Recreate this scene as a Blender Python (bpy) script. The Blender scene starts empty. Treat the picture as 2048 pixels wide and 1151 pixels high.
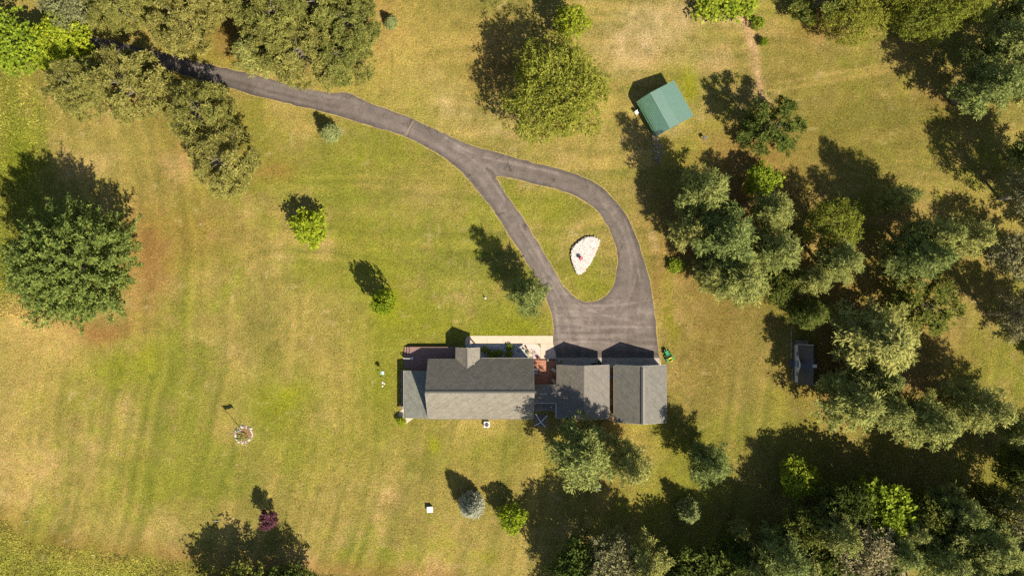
import bpy, bmesh, math, random
import numpy as np
from mathutils import Vector, Matrix
from mathutils.geometry import delaunay_2d_cdt

random.seed(7)
rng = np.random.default_rng(7)
scene = bpy.context.scene
COL = scene.collection

# ------------------------------------------------------------------ camera, sky, sun, exposure
PXM = 14.5                      # photograph pixels per metre on the ground
H = 134.96                      # drone height
cam_d = bpy.data.cameras.new('camera')
cam = bpy.data.objects.new('camera', cam_d); COL.objects.link(cam)
cam.location = (0, 0, H); cam.rotation_euler = (0, 0, 0)
cam_d.sensor_width = 36; cam_d.lens = 34.4; cam_d.clip_end = 3000
scene.camera = cam

ELEV = math.radians(51)
SH = Vector((0.64, -0.768)).normalized()          # horizontal direction towards the sun
SUN = Vector((SH.x*math.cos(ELEV), SH.y*math.cos(ELEV), math.sin(ELEV)))
world = bpy.data.worlds.new('World'); scene.world = world; world.use_nodes = True
wn = world.node_tree.nodes; wl = world.node_tree.links
sky = wn.new('ShaderNodeTexSky'); sky.sky_type = 'NISHITA'; sky.sun_disc = False
sky.sun_elevation = ELEV; sky.sun_rotation = math.atan2(SH.x, SH.y)
bg = wn['Background']; bg.inputs['Strength'].default_value = 0.064
wl.new(sky.outputs[0], bg.inputs[0])
sd = bpy.data.lights.new('sun', 'SUN'); sd.energy = 4.6; sd.angle = math.radians(0.53); sd.color = (1.0, 0.91, 0.77)
so = bpy.data.objects.new('sun', sd); COL.objects.link(so)
so.rotation_euler = SUN.to_track_quat('Z', 'Y').to_euler(); so.location = (60, -70, 120)
vs = scene.view_settings
vs.view_transform = 'Standard'; vs.look = 'None'; vs.exposure = 1.05; vs.gamma = 1; vs.use_curve_mapping = False
scene.cycles.use_denoising = False
scene.cycles.max_bounces = 6
scene.cycles.transparent_max_bounces = 4

# ------------------------------------------------------------------ helpers
def gp(px, py, z=0.0):
    """place on the site plan (photograph pixel at ground scale) for a point standing z metres high"""
    f = (1 - z/H)/PXM
    return Vector(((px-1024)*f, -(py-575.5)*f, z))
def g2(px, py): return ((px-1024)/PXM, -(py-575.5)/PXM)
def P2(pts): return np.array([g2(*p) for p in pts])
def lin(r, g, b, k=1.0):
    def f(c):
        c /= 255.0
        return (c/12.92 if c <= .04045 else ((c+.055)/1.055)**2.4)*k
    return (f(r), f(g), f(b))

MATS = {}
def mat(name, col, rough=0.85, spec=0.3, metal=0.0, var=0.0, vscale=4.0, bump=0.0, bscale=30.0, sub=None):
    if name in MATS: return MATS[name]
    m = bpy.data.materials.new(name); m.use_nodes = True
    nt = m.node_tree; N = nt.nodes; L = nt.links; b = N['Principled BSDF']
    b.inputs['Roughness'].default_value = rough; b.inputs['Metallic'].default_value = metal
    b.inputs['Specular IOR Level'].default_value = spec
    b.inputs['Base Color'].default_value = (*col, 1)
    if var or bump: tc = N.new('ShaderNodeTexCoord')
    if var:
        no = N.new('ShaderNodeTexNoise'); no.inputs['Scale'].default_value = vscale; no.inputs['Detail'].default_value = 5
        L.new(tc.outputs['Object'], no.inputs['Vector'])
        mr = N.new('ShaderNodeMapRange'); mr.inputs['From Min'].default_value = .3; mr.inputs['From Max'].default_value = .7
        mr.inputs['To Min'].default_value = 1-var; mr.inputs['To Max'].default_value = 1+var
        L.new(no.outputs['Fac'], mr.inputs['Value'])
        mx = N.new('ShaderNodeVectorMath'); mx.operation = 'SCALE'; mx.inputs[0].default_value = col
        L.new(mr.outputs[0], mx.inputs['Scale']); L.new(mx.outputs[0], b.inputs['Base Color'])
    if bump:
        n2 = N.new('ShaderNodeTexNoise'); n2.inputs['Scale'].default_value = bscale; n2.inputs['Detail'].default_value = 4
        L.new(tc.outputs['Object'], n2.inputs['Vector'])
        bm = N.new('ShaderNodeBump'); bm.inputs['Strength'].default_value = bump; bm.inputs['Distance'].default_value = .05
        L.new(n2.outputs['Fac'], bm.inputs['Height']); L.new(bm.outputs[0], b.inputs['Normal'])
    MATS[name] = m
    return m

def attr_mat(name, attr, rough=.95, spec=.15, layers=(), bumps=()):
    """colour attribute times noise layers (scale, amount, detail); bumps (scale, distance)"""
    m = bpy.data.materials.new(name); m.use_nodes = True
    nt = m.node_tree; N = nt.nodes; L = nt.links; b = N['Principled BSDF']
    b.inputs['Roughness'].default_value = rough; b.inputs['Specular IOR Level'].default_value = spec
    a = N.new('ShaderNodeAttribute'); a.attribute_name = attr
    tc = N.new('ShaderNodeTexCoord'); cur = a.outputs['Color']
    for (sc, am, det) in layers:
        no = N.new('ShaderNodeTexNoise'); no.inputs['Scale'].default_value = sc; no.inputs['Detail'].default_value = det
        L.new(tc.outputs['Object'], no.inputs['Vector'])
        mr = N.new('ShaderNodeMapRange'); mr.clamp = True
        mr.inputs['From Min'].default_value = .28; mr.inputs['From Max'].default_value = .72
        mr.inputs['To Min'].default_value = 1-am; mr.inputs['To Max'].default_value = 1+am
        L.new(no.outputs['Fac'], mr.inputs['Value'])
        mx = N.new('ShaderNodeVectorMath'); mx.operation = 'SCALE'
        L.new(cur, mx.inputs[0]); L.new(mr.outputs[0], mx.inputs['Scale']); cur = mx.outputs[0]
    L.new(cur, b.inputs['Base Color'])
    nrm = None
    for (sc, dist) in bumps:
        no = N.new('ShaderNodeTexNoise'); no.inputs['Scale'].default_value = sc; no.inputs['Detail'].default_value = 3
        L.new(tc.outputs['Object'], no.inputs['Vector'])
        bm = N.new('ShaderNodeBump'); bm.inputs['Strength'].default_value = 1; bm.inputs['Distance'].default_value = dist
        L.new(no.outputs['Fac'], bm.inputs['Height'])
        if nrm is not None: L.new(nrm, bm.inputs['Normal'])
        nrm = bm.outputs[0]
    if nrm is not None: L.new(nrm, b.inputs['Normal'])
    return m

def link(o, parent=None):
    COL.objects.link(o)
    if parent is not None: o.parent = parent
    return o
def tag(o, label=None, cat=None, group=None, kind=None):
    if label: o['label'] = label
    if cat: o['category'] = cat
    if group: o['group'] = group
    if kind: o['kind'] = kind
    return o
def empty(name, loc, label=None, cat=None, rz=0, group=None, kind=None):
    o = bpy.data.objects.new(name, None); COL.objects.link(o)
    o.location = loc; o.rotation_euler = (0, 0, rz); o.empty_display_size = .3
    return tag(o, label, cat, group, kind)

def mesh_np(name, V, F, k):
    """V (n,3), F (m,k) -> mesh"""
    me = bpy.data.meshes.new(name); V = np.asarray(V, np.float32); F = np.asarray(F, np.int32)
    me.vertices.add(len(V)); me.vertices.foreach_set('co', V.ravel())
    me.loops.add(len(F)*k); me.loops.foreach_set('vertex_index', F.ravel())
    me.polygons.add(len(F)); me.polygons.foreach_set('loop_start', np.arange(len(F), dtype=np.int32)*k)
    me.update(calc_edges=True)
    return me
def set_col(me, name, C):
    a = me.attributes.new(name, 'FLOAT_COLOR', 'POINT')
    C = np.asarray(C, np.float32)
    if C.shape[1] == 3: C = np.concatenate([C, np.ones((len(C), 1), np.float32)], 1)
    a.data.foreach_set('color', C.ravel())

class MB:
    """collects shapes, builds one mesh object"""
    def __init__(s): s.v = []; s.f = []; s.uv = {}
    def add(s, vs, fs):
        o = len(s.v); s.v += [tuple(v) for v in vs]; s.f += [tuple(i+o for i in f) for f in fs]
    def box(s, c, d, rz=0, rx=0, ry=0):
        m = Matrix.Rotation(rz, 3, 'Z') @ Matrix.Rotation(ry, 3, 'Y') @ Matrix.Rotation(rx, 3, 'X')
        vs = [m @ Vector((x*d[0]/2, y*d[1]/2, z*d[2]/2)) + Vector(c) for z in (-1, 1) for y in (-1, 1) for x in (-1, 1)]
        s.add(vs, [(0, 2, 3, 1), (4, 5, 7, 6), (0, 1, 5, 4), (2, 6, 7, 3), (0, 4, 6, 2), (1, 3, 7, 5)]); return s
    def span(s, a, b): return s.box([(a[i]+b[i])/2 for i in range(3)], [abs(b[i]-a[i]) for i in range(3)])
    def prism(s, pts, z0, z1):
        n = len(pts)
        area = sum(pts[i][0]*pts[(i+1) % n][1]-pts[(i+1) % n][0]*pts[i][1] for i in range(n))
        if area < 0: pts = list(pts)[::-1]
        vs = [(p[0], p[1], z0) for p in pts]+[(p[0], p[1], z1) for p in pts]
        s.add(vs, [tuple(range(n))[::-1], tuple(range(n, 2*n))]+[(i, (i+1) % n, n+(i+1) % n, n+i) for i in range(n)]); return s
    def tube(s, pts, rad, n=6, cap=True):
        pts = [Vector(p) for p in pts]; rr = rad if hasattr(rad, '__len__') else [rad]*len(pts)
        rings = []; vs = []
        for i, p in enumerate(pts):
            t = (pts[min(i+1, len(pts)-1)]-pts[max(i-1, 0)]).normalized()
            a = t.orthogonal().normalized(); b = t.cross(a)
            for k in range(n):
                an = 2*math.pi*k/n; vs.append(p+a*math.cos(an)*rr[i]+b*math.sin(an)*rr[i])
        fs = []
        for i in range(len(pts)-1):
            for k in range(n):
                k2 = (k+1) % n; fs.append((i*n+k, i*n+k2, (i+1)*n+k2, (i+1)*n+k))
        if cap: fs.append(tuple(range(n))[::-1]); fs.append(tuple(range((len(pts)-1)*n, len(pts)*n)))
        s.add(vs, fs); return s
    def lathe(s, prof, c=(0, 0, 0), n=16):
        vs = []; fs = []
        for (r, z) in prof:
            for k in range(n):
                a = 2*math.pi*k/n; vs.append((c[0]+r*math.cos(a), c[1]+r*math.sin(a), c[2]+z))
        for i in range(len(prof)-1):
            for k in range(n):
                k2 = (k+1) % n; fs.append((i*n+k, i*n+k2, (i+1)*n+k2, (i+1)*n+k))
        fs.append(tuple(range(n))[::-1]); fs.append(tuple(range((len(prof)-1)*n, len(prof)*n)))
        s.add(vs, fs); return s
    def torus(s, c, R, r, n=20, m=6, axis='Z'):
        vs = []; fs = []
        for i in range(n):
            a = 2*math.pi*i/n
            for j in range(m):
                b = 2*math.pi*j/m; q = (R+r*math.cos(b))
                v = (q*math.cos(a), q*math.sin(a), r*math.sin(b))
                if axis == 'Y': v = (v[0], v[2], v[1])
                if axis == 'X': v = (v[2], v[0], v[1])
                vs.append((c[0]+v[0], c[1]+v[1], c[2]+v[2]))
        for i in range(n):
            for j in range(m):
                fs.append((i*m+j, ((i+1) % n)*m+j, ((i+1) % n)*m+(j+1) % m, i*m+(j+1) % m))
        s.add(vs, fs); return s
    def build(s, name, m, parent=None, bevel=0.0, smooth=False):
        me = bpy.data.meshes.new(name); me.from_pydata(s.v, [], s.f)
        bm = bmesh.new(); bm.from_mesh(me); bmesh.ops.recalc_face_normals(bm, faces=bm.faces)
        if bevel: bmesh.ops.bevel(bm, geom=list(bm.edges), offset=bevel, segments=1, affect='EDGES')
        bm.to_mesh(me); bm.free()
        if smooth: me.polygons.foreach_set('use_smooth', [True]*len(me.polygons))
        me.materials.append(m); o = bpy.data.objects.new(name, me)
        return link(o, parent)
def rel(o, p): return Vector(p)-o.location

def pip(P, poly):
    """points (n,2) inside polygon (m,2)"""
    x, y = P[:, 0], P[:, 1]; ins = np.zeros(len(P), bool); m = len(poly)
    for i in range(m):
        x1, y1 = poly[i]; x2, y2 = poly[(i+1) % m]
        if y1 == y2: continue
        c = ((y1 > y) != (y2 > y)) & (x < (x2-x1)*(y-y1)/(y2-y1)+x1); ins ^= c
    return ins
def seg_dist(P, line):
    """distance, signed side and distance run along for points against a polyline"""
    best = np.full(len(P), 1e9); side = np.zeros(len(P)); run = np.zeros(len(P)); acc = 0
    for i in range(len(line)-1):
        a = line[i]; d = line[i+1]-a; L = np.hypot(*d)
        t = np.clip(((P-a)@d)/(L*L), 0, 1); q = a+t[:, None]*d; e = P-q; dist = np.hypot(e[:, 0], e[:, 1])
        sg = np.sign(d[0]*e[:, 1]-d[1]*e[:, 0]); u = dist < best
        best[u] = dist[u]; side[u] = sg[u]; run[u] = acc+t[u]*L; acc += L
    return best, side*best, run
def smooth_line(pts, it=2, closed=False):
    p = np.array(pts, float)
    for _ in range(it):
        if closed:
            q = np.roll(p, -1, 0); out = np.empty((2*len(p), 2)); out[0::2] = .75*p+.25*q; out[1::2] = .25*p+.75*q
        else:
            a = p[:-1]; b = p[1:]; o = np.empty((2*len(a), 2)); o[0::2] = .75*a+.25*b; o[1::2] = .25*a+.75*b
            out = np.vstack([p[:1], o, p[-1:]])
        p = out
    return p
def vnoise(x, y, cell, seed):
    r = np.random.default_rng(seed); T = r.random((256, 256)); u = x/cell+1000.3; v = y/cell+1000.7
    i = np.floor(u).astype(int); j = np.floor(v).astype(int); fu = u-i; fv = v-j
    fu = fu*fu*(3-2*fu); fv = fv*fv*(3-2*fv); i %= 255; j %= 255
    return (T[i, j]*(1-fu)+T[i+1, j]*fu)*(1-fv)+(T[i, j+1]*(1-fu)+T[i+1, j+1]*fu)*fv
def fbm(x, y, cell, seed, oct=4):
    s = 0; a = 1; t = 0
    for k in range(oct):
        s = s+a*vnoise(x, y, cell/2**k, seed+k*17); t += a; a *= .55
    return s/t

# ------------------------------------------------------------------ driveway outline (site plan)
north = [(-60, 20), (0, 29), (100, 52), (195, 75), (313, 102), (400, 125), (452, 137), (504, 148), (550, 161), (595, 174), (664, 188), (690, 185), (703, 189),
         (734, 205), (782, 222), (827, 238), (869, 258), (902, 274), (937, 290), (996, 306), (1058, 323), (1107, 335), (1149, 347), (1184, 361), (1211, 380),
         (1230, 402), (1247, 421), (1262, 447), (1277, 486), (1289, 525), (1300, 566), (1309, 625), (1316, 690), (1319, 714.8)]
south = [(1110, 714.8), (1106, 700), (1106, 687), (1107.5, 654), (1104, 627), (1093, 595), (1068, 546), (1034, 493), (1008, 454), (987, 420), (970, 400), (951, 375),
         (923, 342), (888, 315), (850, 292), (813, 273), (748, 254), (702, 240), (657, 226), (608, 214), (556, 203), (504, 189), (452, 175), (389, 158), (330, 136), (198, 104),
         (100, 82), (0, 60), (-60, 48)]
isl = [(989, 352), (1013, 354), (1058, 365), (1100, 375), (1138, 386), (1168, 400), (1196, 420), (1211, 444), (1223, 466), (1233, 493), (1236, 517), (1234, 546), (1227, 573),
       (1211, 594), (1189, 604), (1165, 604), (1146, 593), (1126, 571), (1107, 539), (1095, 517), (1056, 452), (1035, 420), (1020, 400), (999, 368)]
def rough_edge(p, amp, seed):
    p = np.array(p); q = []
    for i in range(len(p)-1):
        L = np.hypot(*(p[i+1]-p[i])); n = max(1, int(L/.45))
        for k in range(n): q.append(p[i]+(p[i+1]-p[i])*k/n)
    q.append(p[-1]); q = np.array(q)
    q[1:-1] += (np.stack([vnoise(q[1:-1, 0], q[1:-1, 1], .8, seed), vnoise(q[1:-1, 0], q[1:-1, 1], .8, seed+1)], 1)-.5)*amp
    return q
nl = smooth_line(P2(north[:-1]), 2); nl = np.vstack([nl, P2(north[-1:])])
sl = smooth_line(P2(south), 2)
OUT = np.vstack([rough_edge(nl, .22, 3), rough_edge(sl, .22, 5)])
isl_s = smooth_line(P2(isl), 2, True)
ISL = rough_edge(np.vstack([isl_s, isl_s[:1]]), .22, 9)[:-1]
def on_drive(P): return pip(P, OUT) & ~pip(P, ISL)

# other paved or built footprints that grass keeps out of
walk_poly = P2([(929, 690), (931, 680), (940, 671), (1106, 671), (1106, 690), (1113, 716), (1113, 770), (1066, 770), (1066, 718), (935, 718)])
apron_poly = P2([(1106, 714), (1321, 714), (1321, 735), (1106, 735)])
house_poly = P2([(806, 690), (1110, 690), (1110, 832), (806, 832)])
gar_poly = P2([(1110, 725), (1326, 725), (1326, 836), (1110, 836)])
bed_pts = [(1143, 500), (1150, 490), (1160, 482), (1172, 475), (1184, 473), (1197, 478), (1198, 487), (1192, 499), (1187, 511), (1180, 525), (1172, 536), (1164, 545), (1157, 549), (1151, 540), (1146, 528), (1142, 514)]
bed_poly = smooth_line(P2(bed_pts), 1, True)
patio_poly = P2([(810, 812), (796, 823), (795, 838), (806, 848), (826, 837), (822, 830), (822, 812)])
cabin_poly = P2([(1586, 690), (1626, 690), (1626, 770), (1586, 770)])
shed_poly = P2([(1274, 205), (1342, 172), (1376, 236), (1308, 270)])
NOGRASS = [walk_poly, apron_poly, house_poly, gar_poly, bed_poly, patio_poly, cabin_poly, shed_poly]

# ------------------------------------------------------------------ ground sheet with worn, dry and lush patches, and haze painted in at the west
fx = np.arange(-92, 92.01, .34); fy = np.arange(-58, 58.01, .34)
gx = np.concatenate([[-900, -500, -280, -170, -125, -104], fx, [104, 125, 170, 280, 500, 900]])
gy = np.concatenate([[-900, -500, -280, -170, -100, -72], fy, [72, 100, 170, 280, 500, 900]])
GX, GY = np.meshgrid(gx, gy)
KG = 1/2.0
def ground_colour(x, y):
    px = x*PXM+1024; py = 575.5-y*PXM
    wx = (fbm(x, y, 9, 61)-.5)*70; wy = (fbm(x, y, 9, 71)-.5)*70; px2 = px+wx; py2 = py+wy
    base = np.array(lin(171, 154, 79)); tan = np.array(lin(198, 170, 106)); green = np.array(lin(140, 145, 44)); olive = np.array(lin(136, 132, 58))
    n1 = fbm(x, y, 14, 11); n2 = fbm(x, y, 5, 23); n3 = fbm(x, y, 1.7, 37, 3)
    C = np.repeat(base[None], len(x), 0)
    def mixto(C, col, w): return C*(1-w[:, None])+np.asarray(col)[None]*w[:, None]
    C = mixto(C, tan, np.clip((n2-.52)*3.2, 0, .75))
    C = mixto(C, green, np.clip((n1-.5)*3.6+(n3-.5)*1.3, 0, .7))
    C = mixto(C, olive, np.clip((fbm(x, y, 3.2, 91)-.5)*2.2, 0, .5))
    # mowing passes: faint, run along x on the open lawn and along y nearer the flagpole
    s1 = vnoise(x*.04, y+.02*x+(fbm(x, y, 20, 8)-.5)*6, .80, 5)-.5; s2 = vnoise(x+.004*y*y+(fbm(x, y, 25, 9)-.5)*6, y*.04, .85, 6)-.5
    wv = np.clip((640-py)/120, 0, 1)*np.clip((px-480)/120, 0, 1); st = s1*wv+s2*(1-wv)
    C = C*(1+np.array([.52, .38, .56])[None]*st[:, None])
    # gradual drift of the sward: greener by the house and loop, browner under the pines to the east
    def blob(cx, cy, rx, ry, s=1.0, p=1.0):
        d = ((px2-cx)/rx)**2+((py2-cy)/ry)**2
        return s*np.exp(-d**p)
    lush = lin(142, 146, 36); vivid = lin(158, 160, 18); needle = lin(164, 118, 66); sand = lin(232, 198, 152); pale = lin(212, 180, 104); drk = lin(128, 118, 50); rust = lin(160, 104, 62)
    for (cx, cy, rx, ry, s) in [(560, 805, 90, 65, .75), (230, 745, 90, 60, .55), (770, 600, 60, 70, .6), (860, 650, 130, 40, .6), (1030, 650, 90, 28, .8), (760, 760, 60, 120, .6), (720, 330, 190, 70, .35), (1100, 420, 70, 50, .5),
                               (1190, 570, 60, 40, .6), (1120, 500, 30, 70, .4), (860, 200, 120, 60, .35), (830, 60, 70, 90, .3), (1250, 640, 20, 60, .2), (940, 900, 180, 50, .35), (1370, 900, 60, 60, .35),
                               (1290, 960, 60, 50, .4), (1170, 780, 20, 20, .2), (640, 900, 110, 60, .35), (1700, 290, 110, 60, .25), (1640, 180, 60, 60, .2), (1370, 200, 40, 60, .55), (340, 960, 110, 70, .25), (700, 480, 60, 50, .4), (630, 560, 80, 30, .35)]:
        C = mixto(C, lush, np.minimum(.92, blob(cx, cy, rx, ry, s*1.3)))
    for (cx, cy, rx, ry, s) in [(856, 878, 13, 18, .8), (1330, 640, 10, 50, .85), (1326, 560, 8, 30, .4), (770, 610, 26, 22, .6), (1380, 180, 14, 40, .6), (580, 790, 25, 20, .45), (960, 1105, 26, 10, .5), (40, 330, 60, 60, .4), (1385, 165, 12, 30, .5), (905, 1080, 20, 10, .4), (290, 720, 25, 25, .4)]:
        C = mixto(C, vivid, blob(cx, cy, rx, ry, s))
    for (cx, cy, rx, ry, s) in [(35, 420, 75, 190, .75), (20, 240, 70, 90, .6), (60, 1120, 200, 55, .45), (300, 1130, 150, 30, .3)]:
        C = mixto(C, lin(128, 138, 34), blob(cx, cy, rx, ry, s, 2))
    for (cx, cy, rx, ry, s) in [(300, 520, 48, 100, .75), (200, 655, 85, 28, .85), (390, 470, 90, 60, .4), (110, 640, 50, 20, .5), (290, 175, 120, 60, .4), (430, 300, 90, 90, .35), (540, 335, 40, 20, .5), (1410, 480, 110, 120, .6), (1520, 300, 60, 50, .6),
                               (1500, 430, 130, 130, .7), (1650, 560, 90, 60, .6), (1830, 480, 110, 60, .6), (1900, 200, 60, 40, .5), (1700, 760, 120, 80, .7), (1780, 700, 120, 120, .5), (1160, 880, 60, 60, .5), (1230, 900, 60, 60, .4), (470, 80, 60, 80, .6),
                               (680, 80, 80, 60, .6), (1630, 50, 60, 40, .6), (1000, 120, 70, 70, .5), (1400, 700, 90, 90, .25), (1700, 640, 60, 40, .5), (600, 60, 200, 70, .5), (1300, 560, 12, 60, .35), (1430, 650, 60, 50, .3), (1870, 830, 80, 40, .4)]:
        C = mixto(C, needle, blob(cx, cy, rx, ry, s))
    for (cx, cy, rx, ry, s) in [(1290, 80, 80, 44, .75), (1450, 42, 55, 17, 1.0), (1370, 35, 45, 24, .6), (1300, 25, 40, 20, .3), (1330, 265, 30, 12, .5), (1385, 225, 16, 20, .35), (690, 268, 12, 10, .7), (905, 210, 50, 26, .35),
                               (850, 170, 50, 20, .25), (1240, 120, 40, 30, .35), (1000, 270, 25, 14, .35), (940, 235, 40, 10, .3), (1298, 470, 7, 22, .5), (1420, 130, 50, 20, .3)]:
        C = mixto(C, sand, blob(cx, cy, rx, ry, s)*np.clip(.35+1.5*(n3-.25), .2, 1.15))
    for (cx, cy, rx, ry, s) in [(60, 655, 80, 45, .8), (140, 700, 40, 40, .55), (30, 800, 120, 160, .35), (380, 190, 90, 30, .35), (780, 90, 110, 90, .35), (420, 180, 60, 20, .3), (800, 150, 100, 90, .35), (20, 960, 80, 60, .3), (1290, 900, 40, 40, .3), (600, 250, 60, 30, .3)]:  # pale dry grass; blobs down the west edge also put haze into the colour
        C = mixto(C, pale, blob(cx, cy, rx, ry, s))
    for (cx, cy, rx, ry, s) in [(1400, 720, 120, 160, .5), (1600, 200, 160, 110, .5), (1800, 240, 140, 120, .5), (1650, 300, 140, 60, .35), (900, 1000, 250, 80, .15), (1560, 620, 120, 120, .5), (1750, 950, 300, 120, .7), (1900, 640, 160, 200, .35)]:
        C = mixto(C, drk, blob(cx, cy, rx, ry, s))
    # sandy foot track north of the shed
    d, _, _ = seg_dist(np.stack([x, y], 1), P2([(1490, 20), (1497, 50), (1505, 90), (1512, 140), (1522, 185), (1530, 205)]))
    C = mixto(C, lin(214, 176, 128), np.exp(-(d/.8)**2)*1.0*np.clip(.6+1.3*(n3-.3), .4, 1))
    for off in (0, 14):
        d, _, _ = seg_dist(np.stack([x, y], 1), P2([(1530, 170+off), (1640, 152+off), (1720, 138+off), (1800, 120+off)]))
        C = mixto(C, pale, np.exp(-(d/.3)**2)*.35)
    # rough meadow beyond the mown edge in the south-west and along the west
    d, _, _ = seg_dist(np.stack([x, y], 1), MOW)
    C = mixto(C, rust, np.exp(-((d-.6)/1.6)**2)*.35*np.clip(n2*1.6, 0, 1))
    sw = pip(np.stack([x, y], 1), MEADOW)
    C[sw] = mixto(C[sw], lin(150, 146, 62), np.full(sw.sum(), .55))
    C[sw] *= (.8+.5*n3[sw])[:, None]
    fl = np.clip((vnoise(x, y, .7, 401)-.80)*5, 0, 1)*np.clip((fbm(x, y, 6, 403)-.42)*4, 0, 1); C = mixto(C, lin(214, 190, 132), fl*.6)
    wd = np.clip((vnoise(x, y, .9, 405)-.80)*5, 0, 1)*np.clip((fbm(x, y, 7, 407)-.45)*4, 0, 1); C = mixto(C, lin(96, 108, 34), wd*.55)
    C *= (.84+.32*n3)[:, None]*(.90+.20*fbm(x, y, .8, 51, 2))[:, None]
    return np.clip(C*KG, .004, .6)
MOW = smooth_line(P2([(-60, 1035), (0, 1038), (22, 1042), (30, 1064), (52, 1084), (120, 1092), (200, 1102), (280, 1112), (380, 1125), (520, 1140), (700, 1150), (900, 1165)]), 2)
MEADOW = np.vstack([MOW, P2([(900, 1700), (-400, 1700), (-400, 1035)])])
xy = np.stack([GX.ravel(), GY.ravel()], 1)
gz = (fbm(xy[:, 0], xy[:, 1], 1.6, 101, 2)-.5)*.05
hard = on_drive(xy)
for p in NOGRASS: hard |= pip(xy, p)
for p in (OUT, ISL): hard |= seg_dist(xy, np.vstack([p, p[:1]]))[0] < .9
gz = np.where(hard, -.03, gz-.02)
nx, ny = len(gx), len(gy)
idx = np.arange(nx*ny).reshape(ny, nx)
F = np.stack([idx[:-1, :-1], idx[:-1, 1:], idx[1:, 1:], idx[1:, :-1]], -1).reshape(-1, 4)
me = mesh_np('ground', np.column_stack([xy, gz]), F, 4)
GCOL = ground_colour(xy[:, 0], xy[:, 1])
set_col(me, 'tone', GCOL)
lawn_m = attr_mat('lawn', 'tone', layers=((1.1, .10, 3), (4.5, .34, 4), (13, .30, 3)), bumps=((5.0, .14), (14, .06)))
def lawn_hue(m):
    # straw and green tufts mixed at the scale of a hand to a stride
    N = m.node_tree.nodes; L = m.node_tree.links; b = N['Principled BSDF']; src = b.inputs['Base Color'].links[0].from_socket; tc = N.new('ShaderNodeTexCoord')
    for (sc, lo, hi, mul, am) in ((2.2, .52, .70, (1.25, 1.08, 1.25), .75), (3.1, .53, .68, (.62, .82, .45), .7), (8.5, .56, .68, (1.5, 1.3, 1.5), .7), (9.5, .57, .70, (.5, .66, .45), .6)):
        no = N.new('ShaderNodeTexNoise'); no.inputs['Scale'].default_value = sc; no.inputs['Detail'].default_value = 3; no.inputs['Distortion'].default_value = .6
        mp = N.new('ShaderNodeMapping'); mp.inputs['Location'].default_value = (sc*7, sc*3, 0); L.new(tc.outputs['Object'], mp.inputs['Vector']); L.new(mp.outputs[0], no.inputs['Vector'])
        mr = N.new('ShaderNodeMapRange'); mr.inputs['From Min'].default_value = lo; mr.inputs['From Max'].default_value = hi; mr.inputs['To Max'].default_value = am; L.new(no.outputs['Fac'], mr.inputs['Value'])
        mu = N.new('ShaderNodeVectorMath'); mu.operation = 'MULTIPLY'; mu.inputs[1].default_value = mul; L.new(src, mu.inputs[0])
        mx = N.new('ShaderNodeMix'); mx.data_type = 'RGBA'; L.new(mr.outputs[0], mx.inputs['Factor']); L.new(src, mx.inputs['A']); L.new(mu.outputs[0], mx.inputs['B']); src = mx.outputs['Result']
    L.new(src, b.inputs['Base Color'])
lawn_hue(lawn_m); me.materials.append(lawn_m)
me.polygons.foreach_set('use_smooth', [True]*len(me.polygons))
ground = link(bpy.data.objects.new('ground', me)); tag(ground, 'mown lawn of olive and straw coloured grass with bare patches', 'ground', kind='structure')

# grass blades, taller in the meadow and along the west edge
def sample_tone(P):
    i = np.clip(((P[:, 0]+92)/.34).round().astype(int), 0, len(fx)-1)+6; j = np.clip(((P[:, 1]+58)/.34).round().astype(int), 0, len(fy)-1)+6
    return GCOL[idx[j, i]]
def blades(name, P, hgt, wid, label, m, boost=1.0):
    n = len(P); a = rng.random(n)*2*np.pi; h = hgt*(.5+rng.random(n)); w = wid*(.6+.8*rng.random(n))
    le = rng.normal(0, .6, (n, 2))*h[:, None]; dx = np.cos(a)*w; dy = np.sin(a)*w
    V = np.empty((n, 3, 3)); V[:, 0] = np.column_stack([P[:, 0]-dx, P[:, 1]-dy, np.full(n, -.03)]); V[:, 1] = np.column_stack([P[:, 0]+dx, P[:, 1]+dy, np.full(n, -.03)])
    V[:, 2] = np.column_stack([P[:, 0]+le[:, 0], P[:, 1]+le[:, 1], h])
    me = mesh_np(name, V.reshape(-1, 3), np.arange(3*n).reshape(-1, 3), 3)
    c = sample_tone(P)*boost*(.55+1.0*rng.random(n))[:, None]
    set_col(me, 'tone', np.repeat(c, 3, 0)); me.materials.append(m)
    o = link(bpy.data.objects.new(name, me)); return tag(o, label, 'grass', kind='stuff')
def keep(P, pad=.35):
    k = ~on_drive(P)
    for p in NOGRASS: k &= ~pip(P, p)
    for p in (OUT, ISL): k &= seg_dist(P, np.vstack([p, p[:1]]))[0] > .015
    return P[k]
blade_m = attr_mat('grass_blade', 'tone', rough=.8, spec=.2)
P = np.column_stack([rng.uniform(-76, 76, 420000), rng.uniform(-44, 44, 420000)])
clump = fbm(P[:, 0], P[:, 1], 1.1, 201, 3); P = P[rng.random(len(P)) < np.clip((clump-.3)*2.4, .08, 1)]
blades('lawn_grass', keep(P), .065, .05, 'short dry grass blades across the mown lawn', blade_m, 1.12)
P = np.vstack([np.column_stack([rng.uniform(-76, -20, 60000), rng.uniform(-44, -31, 60000)]), np.column_stack([rng.uniform(-76, -60, 60000), rng.uniform(-4, 30, 60000)])])
k = pip(P, MEADOW) | ((P[:, 1] > -5) & (rng.random(len(P)) < np.clip((-63.5-P[:, 0])/6+fbm(P[:, 0], P[:, 1], 3, 7)-.3, 0, 1)))
blades('meadow_grass', keep(P[k][::2]), .16, .085, 'tall uncut meadow grass beyond the mown edge', blade_m, 1.6)

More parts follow.
